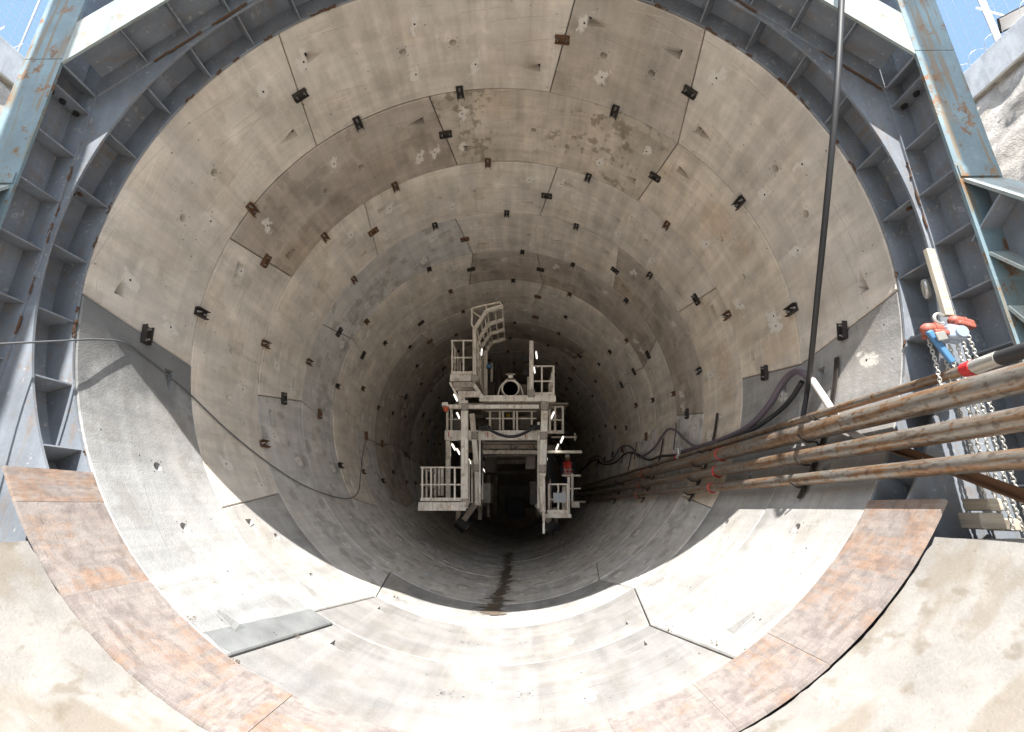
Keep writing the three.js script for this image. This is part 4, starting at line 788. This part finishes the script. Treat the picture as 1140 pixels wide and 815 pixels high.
  box('control_cabinet', 547, 459, 555, 478, 17.2, 0.6, M.equip); box('control_cabinet', 562, 457, 571, 478, 17.6, 0.6, M.equipDark); box('motor_unit', 578, 463, 590, 478, 17.4, 0.8, M.equip); box('warning_sign', 563.5, 460, 567.5, 464, 17.55, 0.02, M.yellow);
  box('tool_chest', 505, 464, 514, 479, 17.6, 0.6, M.equipDark); box('switch_box', 543, 425, 551, 440, 19, 0.6, M.equipDark); box('hydraulic_tank', 575, 428, 586, 440.5, 18.4, 1.2, M.equip); box('reel_housing', 552, 404, 558, 440, 21, 0.8, M.equipDark);
  box('hydraulic_unit', 540, 506, 552, 526, 19, 1.4, M.equipDark); box('junction_box', 585, 507, 596, 522, 18.6, 0.8, M.equip); box('segment_feeder', 556, 541, 596, 566, 27, 3, M.equipDark); box('air_receiver', 536, 538, 546, 560, 18, 2, M.equip); box('pump_skid', 590, 536, 600, 562, 19, 1.6, M.equipDark);
  box('underframe', 526, 488, 602, 494, 16.4, 5, M.cream); box('underframe', 534, 449, 602, 451, 16, 4, M.cream);
  for (let k = 0; k < 9; k++) { const x = 538 + k * 7 + rr(-2, 2), y = 494 + rr(-2, 2), z = 16.2 + rr(0, 2.5); put('hose_loop', tube([G(x, y, z), G(x + rr(2, 5), y + rr(4, 12), z), G(x + rr(7, 14), y + rr(-1, 2), z)], rr(0.018, 0.035), 6), M.rubber, t); }
  for (let k = 0; k < 7; k++) { const x = 534 + rr(-1, 3.5), z = Z + 1.1 + k * 0.12; put('hose_drop', tube([G(x, 488 + rr(-2, 4), z), G(x + rr(-2, 2), 512, z), G(x + rr(-3, 3), 540 + rr(-8, 12), z)], rr(0.016, 0.03), 6), M.rubber, t); }
  for (let k = 0; k < 7; k++) { const x = 600.5 + rr(-1.5, 2.5), z = Z + 0.9 + k * 0.12; put('hose_drop', tube([G(x, 488 + rr(-4, 4), z), G(x + rr(-2, 2), 515, z), G(x + rr(-2, 2), 545 + rr(-8, 12), z)], rr(0.016, 0.03), 6), M.rubber, t); }
  for (const [a, b] of [[[538, 456.5], [600, 456.5]], [[540, 491.5], [600, 491.5]], [[536, 508], [600, 507]]]) put('conduit', rod(G(...a, Z + 1.1), G(...b, Z + 1.1), 0.025, 8), M.equipDark, t);
  // gusset plates and bolts where columns meet beams
  for (const [px, py, z] of [[517.4, 453, Z - 0.17], [517.4, 560, Z - 0.17], [606.2, 453, Z + 0.06], [605, 485, Z + 0.05], [528.5, 485, Z + 0.78], [603.8, 522, Z + 0.05], [531, 521, Z + 0.8], [528.4, 421, Z - 0.09], [591.6, 438, Z]]) {
    const c = G(px, py, z); const gp = put('gusset_plate', new RoundedBoxGeometry(0.24, 0.26, 0.016, 1, 0.004).translate(c.x, c.y, c.z), M.cream, t);
    for (const bx of [-0.08, 0.08]) for (const by of [-0.09, 0.09]) put('bolt', new THREE.CylinderGeometry(0.016, 0.016, 0.03, 6).rotateX(Math.PI / 2).translate(c.x + bx, c.y + by, c.z + 0.02), M.bracket, gp);
  }
  settle(t);
  // tube lamps, each with its light
  const lamps = [[507.2, 443, 15, 0.45, 0.5], [510, 463, 17, 0.45, 0.5], [504.8, 498, 16, 0.5, 0.3], [510, 503, 17.4, 0.5, 0.3], [523, 514, 22, 0.5, 0.3], [539, 524, 30.4, 0.5, 0.2], [552.3, 531.7, 42, 0.5, 0.2],
    [625.8, 490, 16, -0.4, 0.35], [620.5, 498, 17.8, -0.4, 0.3], [614, 504.8, 20, -0.4, 0.3], [610.7, 509.7, 21.6, -0.4, 0.3], [615.4, 462.6, 15.2, -0.45, 0.5], [597.3, 395.6, 14.9, -0.08, 0.9], [595, 412, 16.6, -0.1, 0.9], [536.2, 392, 16.2, 0.05, 0.9]];
  const ORD = ['first', 'second', 'third', 'fourth', 'fifth'];
  const rowNo = { b: 0, p: 0 };
  const lampLabel = (k, tilt) => [, , , , , , , , , , , 'lit tube lamp on the tapered leg under the railed platform beside the mast', 'upper lit tube lamp standing on the bare mast', 'lower lit tube lamp standing behind the bare mast', 'lit tube lamp standing among the curved ribs'][k] ?? (k === 0 ? 'lit tube lamp under the platform with the curved ribs' : k === 1 ? 'lit tube lamp behind the tall column at the middle deck' : tilt > 0 ? ORD[rowNo.b++] + ' lit tube lamp inwards in the row over the large railed basket' : ORD[rowNo.p++] + ' lit tube lamp inwards in the row above the worker');
  for (const [k, [px, py, z, tilt, ver]] of lamps.entries()) {
    const o = thing('tube_lamp', lampLabel(k, tilt), 'tube lamp', ver > 0.6 ? 'upright tube lamps on the gantry masts' : tilt > 0 ? 'tube lamps along the basket side' : 'tube lamps along the pipe side');
    const c = G(px, py, z), L = ver > 0.6 ? 0.26 : 0.27, dir = ver > 0.6 ? new THREE.Vector3(tilt, 1, -0.1).normalize() : new THREE.Vector3(tilt * 0.55, -0.5 * Math.sign(1), -0.5).normalize();
    const a = c.clone().addScaledVector(dir, L / 2), b = c.clone().addScaledVector(dir, -L / 2);
    put('tube', rod(a, b, 0.024, 10), M.glowTube, o);
    const back = new THREE.Vector3(0, 0.05, -0.045); put('housing', beam(a.clone().add(back), b.clone().add(back), 0.07, 0.03), M.white, o);
    const l = new THREE.PointLight(new THREE.Color(1, 0.95, 0.85), 0.03, 0, 2); l.castShadow = true; l.position.copy(c).add(new THREE.Vector3(0, -0.06, 0.09)); o.add(l);
    settle(o);
  }
}

// ------------------------------------------------------------------ the worker
{
  const foot = G(633.4, 558, 18.9); foot.y += 0.03;
  const J = (x, y, z) => new THREE.Vector3(x, y, z);
  function field(res, box, bones, k) {                               // smooth union of tapered capsules meshed by marching cubes
    const mc = new MarchingCubes(res, new THREE.MeshStandardMaterial(), false, false, 120000); mc.isolation = 0;
    const h = res / 2, q = new THREE.Vector3(), ab = new THREE.Vector3();
    for (let z = 0; z < res; z++) for (let y = 0; y < res; y++) for (let x = 0; x < res; x++) {
      q.set((x - h) / h * box.s + box.c.x, (y - h) / h * box.s + box.c.y, (z - h) / h * box.s + box.c.z);
      let d = 9;
      for (const [a, b, ra, rb, fl] of bones) { ab.subVectors(b, a); const t = Math.min(1, Math.max(0, (q.x - a.x) * ab.x / ab.lengthSq() + (q.y - a.y) * ab.y / ab.lengthSq() + (q.z - a.z) * ab.z / ab.lengthSq())); const dx = q.x - a.x - ab.x * t, dy = q.y - a.y - ab.y * t, dz = (q.z - a.z - ab.z * t) * (fl || 1); const e = Math.hypot(dx, dy, dz) - (ra + (rb - ra) * t); const m = Math.max(k - Math.abs(d - e), 0) / k; d = Math.min(d, e) - m * m * k / 4; }
      mc.field[x + y * res + z * res * res] = -d;
    }
    mc.update();
    const n = mc.count ?? mc.geometry.drawRange.count, g = new THREE.BufferGeometry();
    g.setAttribute('position', new THREE.Float32BufferAttribute(mc.positionArray.slice(0, n * 3), 3)); g.setAttribute('normal', new THREE.Float32BufferAttribute(mc.normalArray.slice(0, n * 3), 3));
    g.setAttribute('uv', new THREE.Float32BufferAttribute(new Float32Array(n * 2), 2));
    g.scale(box.s, box.s, box.s); g.translate(box.c.x, box.c.y, box.c.z);
    return g;
  }
  const body = [[J(0, 1.0, 0), J(0, 1.38, 0), 0.16, 0.17, 1.4], [J(-0.17, 1.42, 0), J(0.17, 1.42, 0), 0.075, 0.075], [J(0, 1.42, 0), J(0, 1.56, 0.01), 0.06, 0.055]];
  for (const s of [-1, 1]) body.push([J(s * 0.09, 0.96, 0), J(s * 0.1, 0.5, 0.02), 0.1, 0.07], [J(s * 0.1, 0.5, 0.02), J(s * 0.11, 0.09, -0.01), 0.07, 0.05], [J(s * 0.11, 0.06, -0.05), J(s * 0.12, 0.045, 0.16), 0.055, 0.045],
    [J(s * 0.2, 1.41, 0), J(s * 0.26, 1.13, 0.01), 0.062, 0.048], [J(s * 0.26, 1.13, 0.01), J(s * 0.22, 0.98, 0.2), 0.046, 0.034]);
  const hands = [];
  for (const s of [-1, 1]) { hands.push([J(s * 0.22, 0.98, 0.2), J(s * 0.21, 0.965, 0.27), 0.034, 0.036]); [-0.027, -0.009, 0.009, 0.026].forEach((o, i) => { const l = [0.055, 0.07, 0.066, 0.05][i]; hands.push([J(s * 0.21 + o, 0.965, 0.28), J(s * 0.21 + o, 0.955, 0.28 + l), 0.01, 0.009], [J(s * 0.21 + o, 0.955, 0.28 + l), J(s * 0.21 + o, 0.925, 0.29 + l), 0.009, 0.008]); }); hands.push([J(s * 0.18, 0.97, 0.22), J(s * 0.15, 0.955, 0.27), 0.012, 0.01]); }
  const cloth = new THREE.MeshStandardMaterial({ color: new THREE.Color(0.02, 0.026, 0.05), roughness: 0.9 }), skin = new THREE.MeshStandardMaterial({ color: new THREE.Color(0.4, 0.24, 0.17), roughness: 0.6 });
  const p = thing('person', 'person in a red high-visibility vest and white helmet standing on the gantry walkway', 'person');
  put('body', field(92, { s: 0.92, c: J(0, 0.82, 0.05) }, body, 0.05), cloth, p);
  const head = [[J(0, 1.6, 0.0), J(0, 1.69, 0.0), 0.085, 0.093], [J(0, 1.57, 0.045), J(0, 1.6, 0.05), 0.045, 0.05], [J(0, 1.645, 0.09), J(0, 1.615, 0.115), 0.012, 0.017], [J(-0.092, 1.64, 0), J(-0.096, 1.62, 0), 0.018, 0.014], [J(0.092, 1.64, 0), J(0.096, 1.62, 0), 0.018, 0.014], [J(0, 1.47, 0), J(0, 1.58, 0.01), 0.055, 0.05]];
  put('head', field(60, { s: 0.19, c: J(0, 1.62, 0.02) }, head, 0.02), skin, p);
  put('hands', field(80, { s: 0.42, c: J(0, 0.97, 0.26) }, hands, 0.012), skin, p);
  const eyes = []; for (const s of [-1, 1]) eyes.push(new THREE.SphereGeometry(0.011, 8, 6).translate(s * 0.034, 1.655, 0.087)); eyes.push(new THREE.BoxGeometry(0.045, 0.007, 0.01).translate(0, 1.583, 0.096)); put('eyes_and_mouth', merge(eyes), M.dark, p);
  put('vest', field(64, { s: 0.42, c: J(0, 1.22, 0) }, [[J(0, 1.0, 0), J(0, 1.36, 0), 0.182, 0.188, 1.35], [J(-0.12, 1.42, 0), J(0.12, 1.42, 0), 0.085, 0.085]], 0.05), new THREE.MeshStandardMaterial({ color: new THREE.Color(0.75, 0.05, 0.03), roughness: 0.7 }), p);
  const st = []; for (const y of [1.04, 1.18]) st.push(new THREE.TorusGeometry(0.192, 0.014, 6, 28).rotateX(Math.PI / 2).scale(1, 1.7, 0.76).translate(0, y, 0)); for (const s of [-1, 1]) st.push(beam(J(s * 0.09, 1.05, 0.142), J(s * 0.1, 1.44, 0.09), 0.045, 0.012, J(0, 0, 1)));
  put('reflective_stripe', merge(st), M.hoseWhite, p);
  const helm = new THREE.SphereGeometry(0.125, 24, 12, 0, 6.2832, 0, 1.62).scale(0.92, 1, 1.08).translate(0, 1.69, 0), brim = new THREE.CylinderGeometry(0.135, 0.14, 0.014, 24).scale(0.92, 1, 1.2).translate(0, 1.69, 0.02);
  put('helmet', merge([helm, brim]), new THREE.MeshStandardMaterial({ color: new THREE.Color(0.75, 0.74, 0.72), roughness: 0.35 }), p);
  p.position.copy(foot); p.rotation.y = -0.25;
}
{ // crumbs of mortar along the joints of the floor
  const list = [];
  const spots = [[213, 689, 22, 5], [262, 735, 10, 5], [330, 707, 8, 4], [745, 699, 8, 4], [795, 715, 8, 4]];
  for (const [px, py, n, sp] of spots) for (let i = 0; i < n; i++) {
    const w = onWall(px + rr(-sp, sp), py + rr(-sp, sp) * 0.7, R - 0.004), s = rr(0.004, 0.014), g = new THREE.IcosahedronGeometry(s, 0); g.scale(1, rr(0.4, 0.8), rr(0.7, 1.3)); g.rotateY(rr(0, 6)); g.translate(w.x, w.y, w.z); list.push(g);
  }
  tag(put('mortar_crumbs', merge(list), M.mud), 'brown crumbs of mortar scattered along the floor joints', null, null, 'stuff');
}
renderer.render(scene, camera);
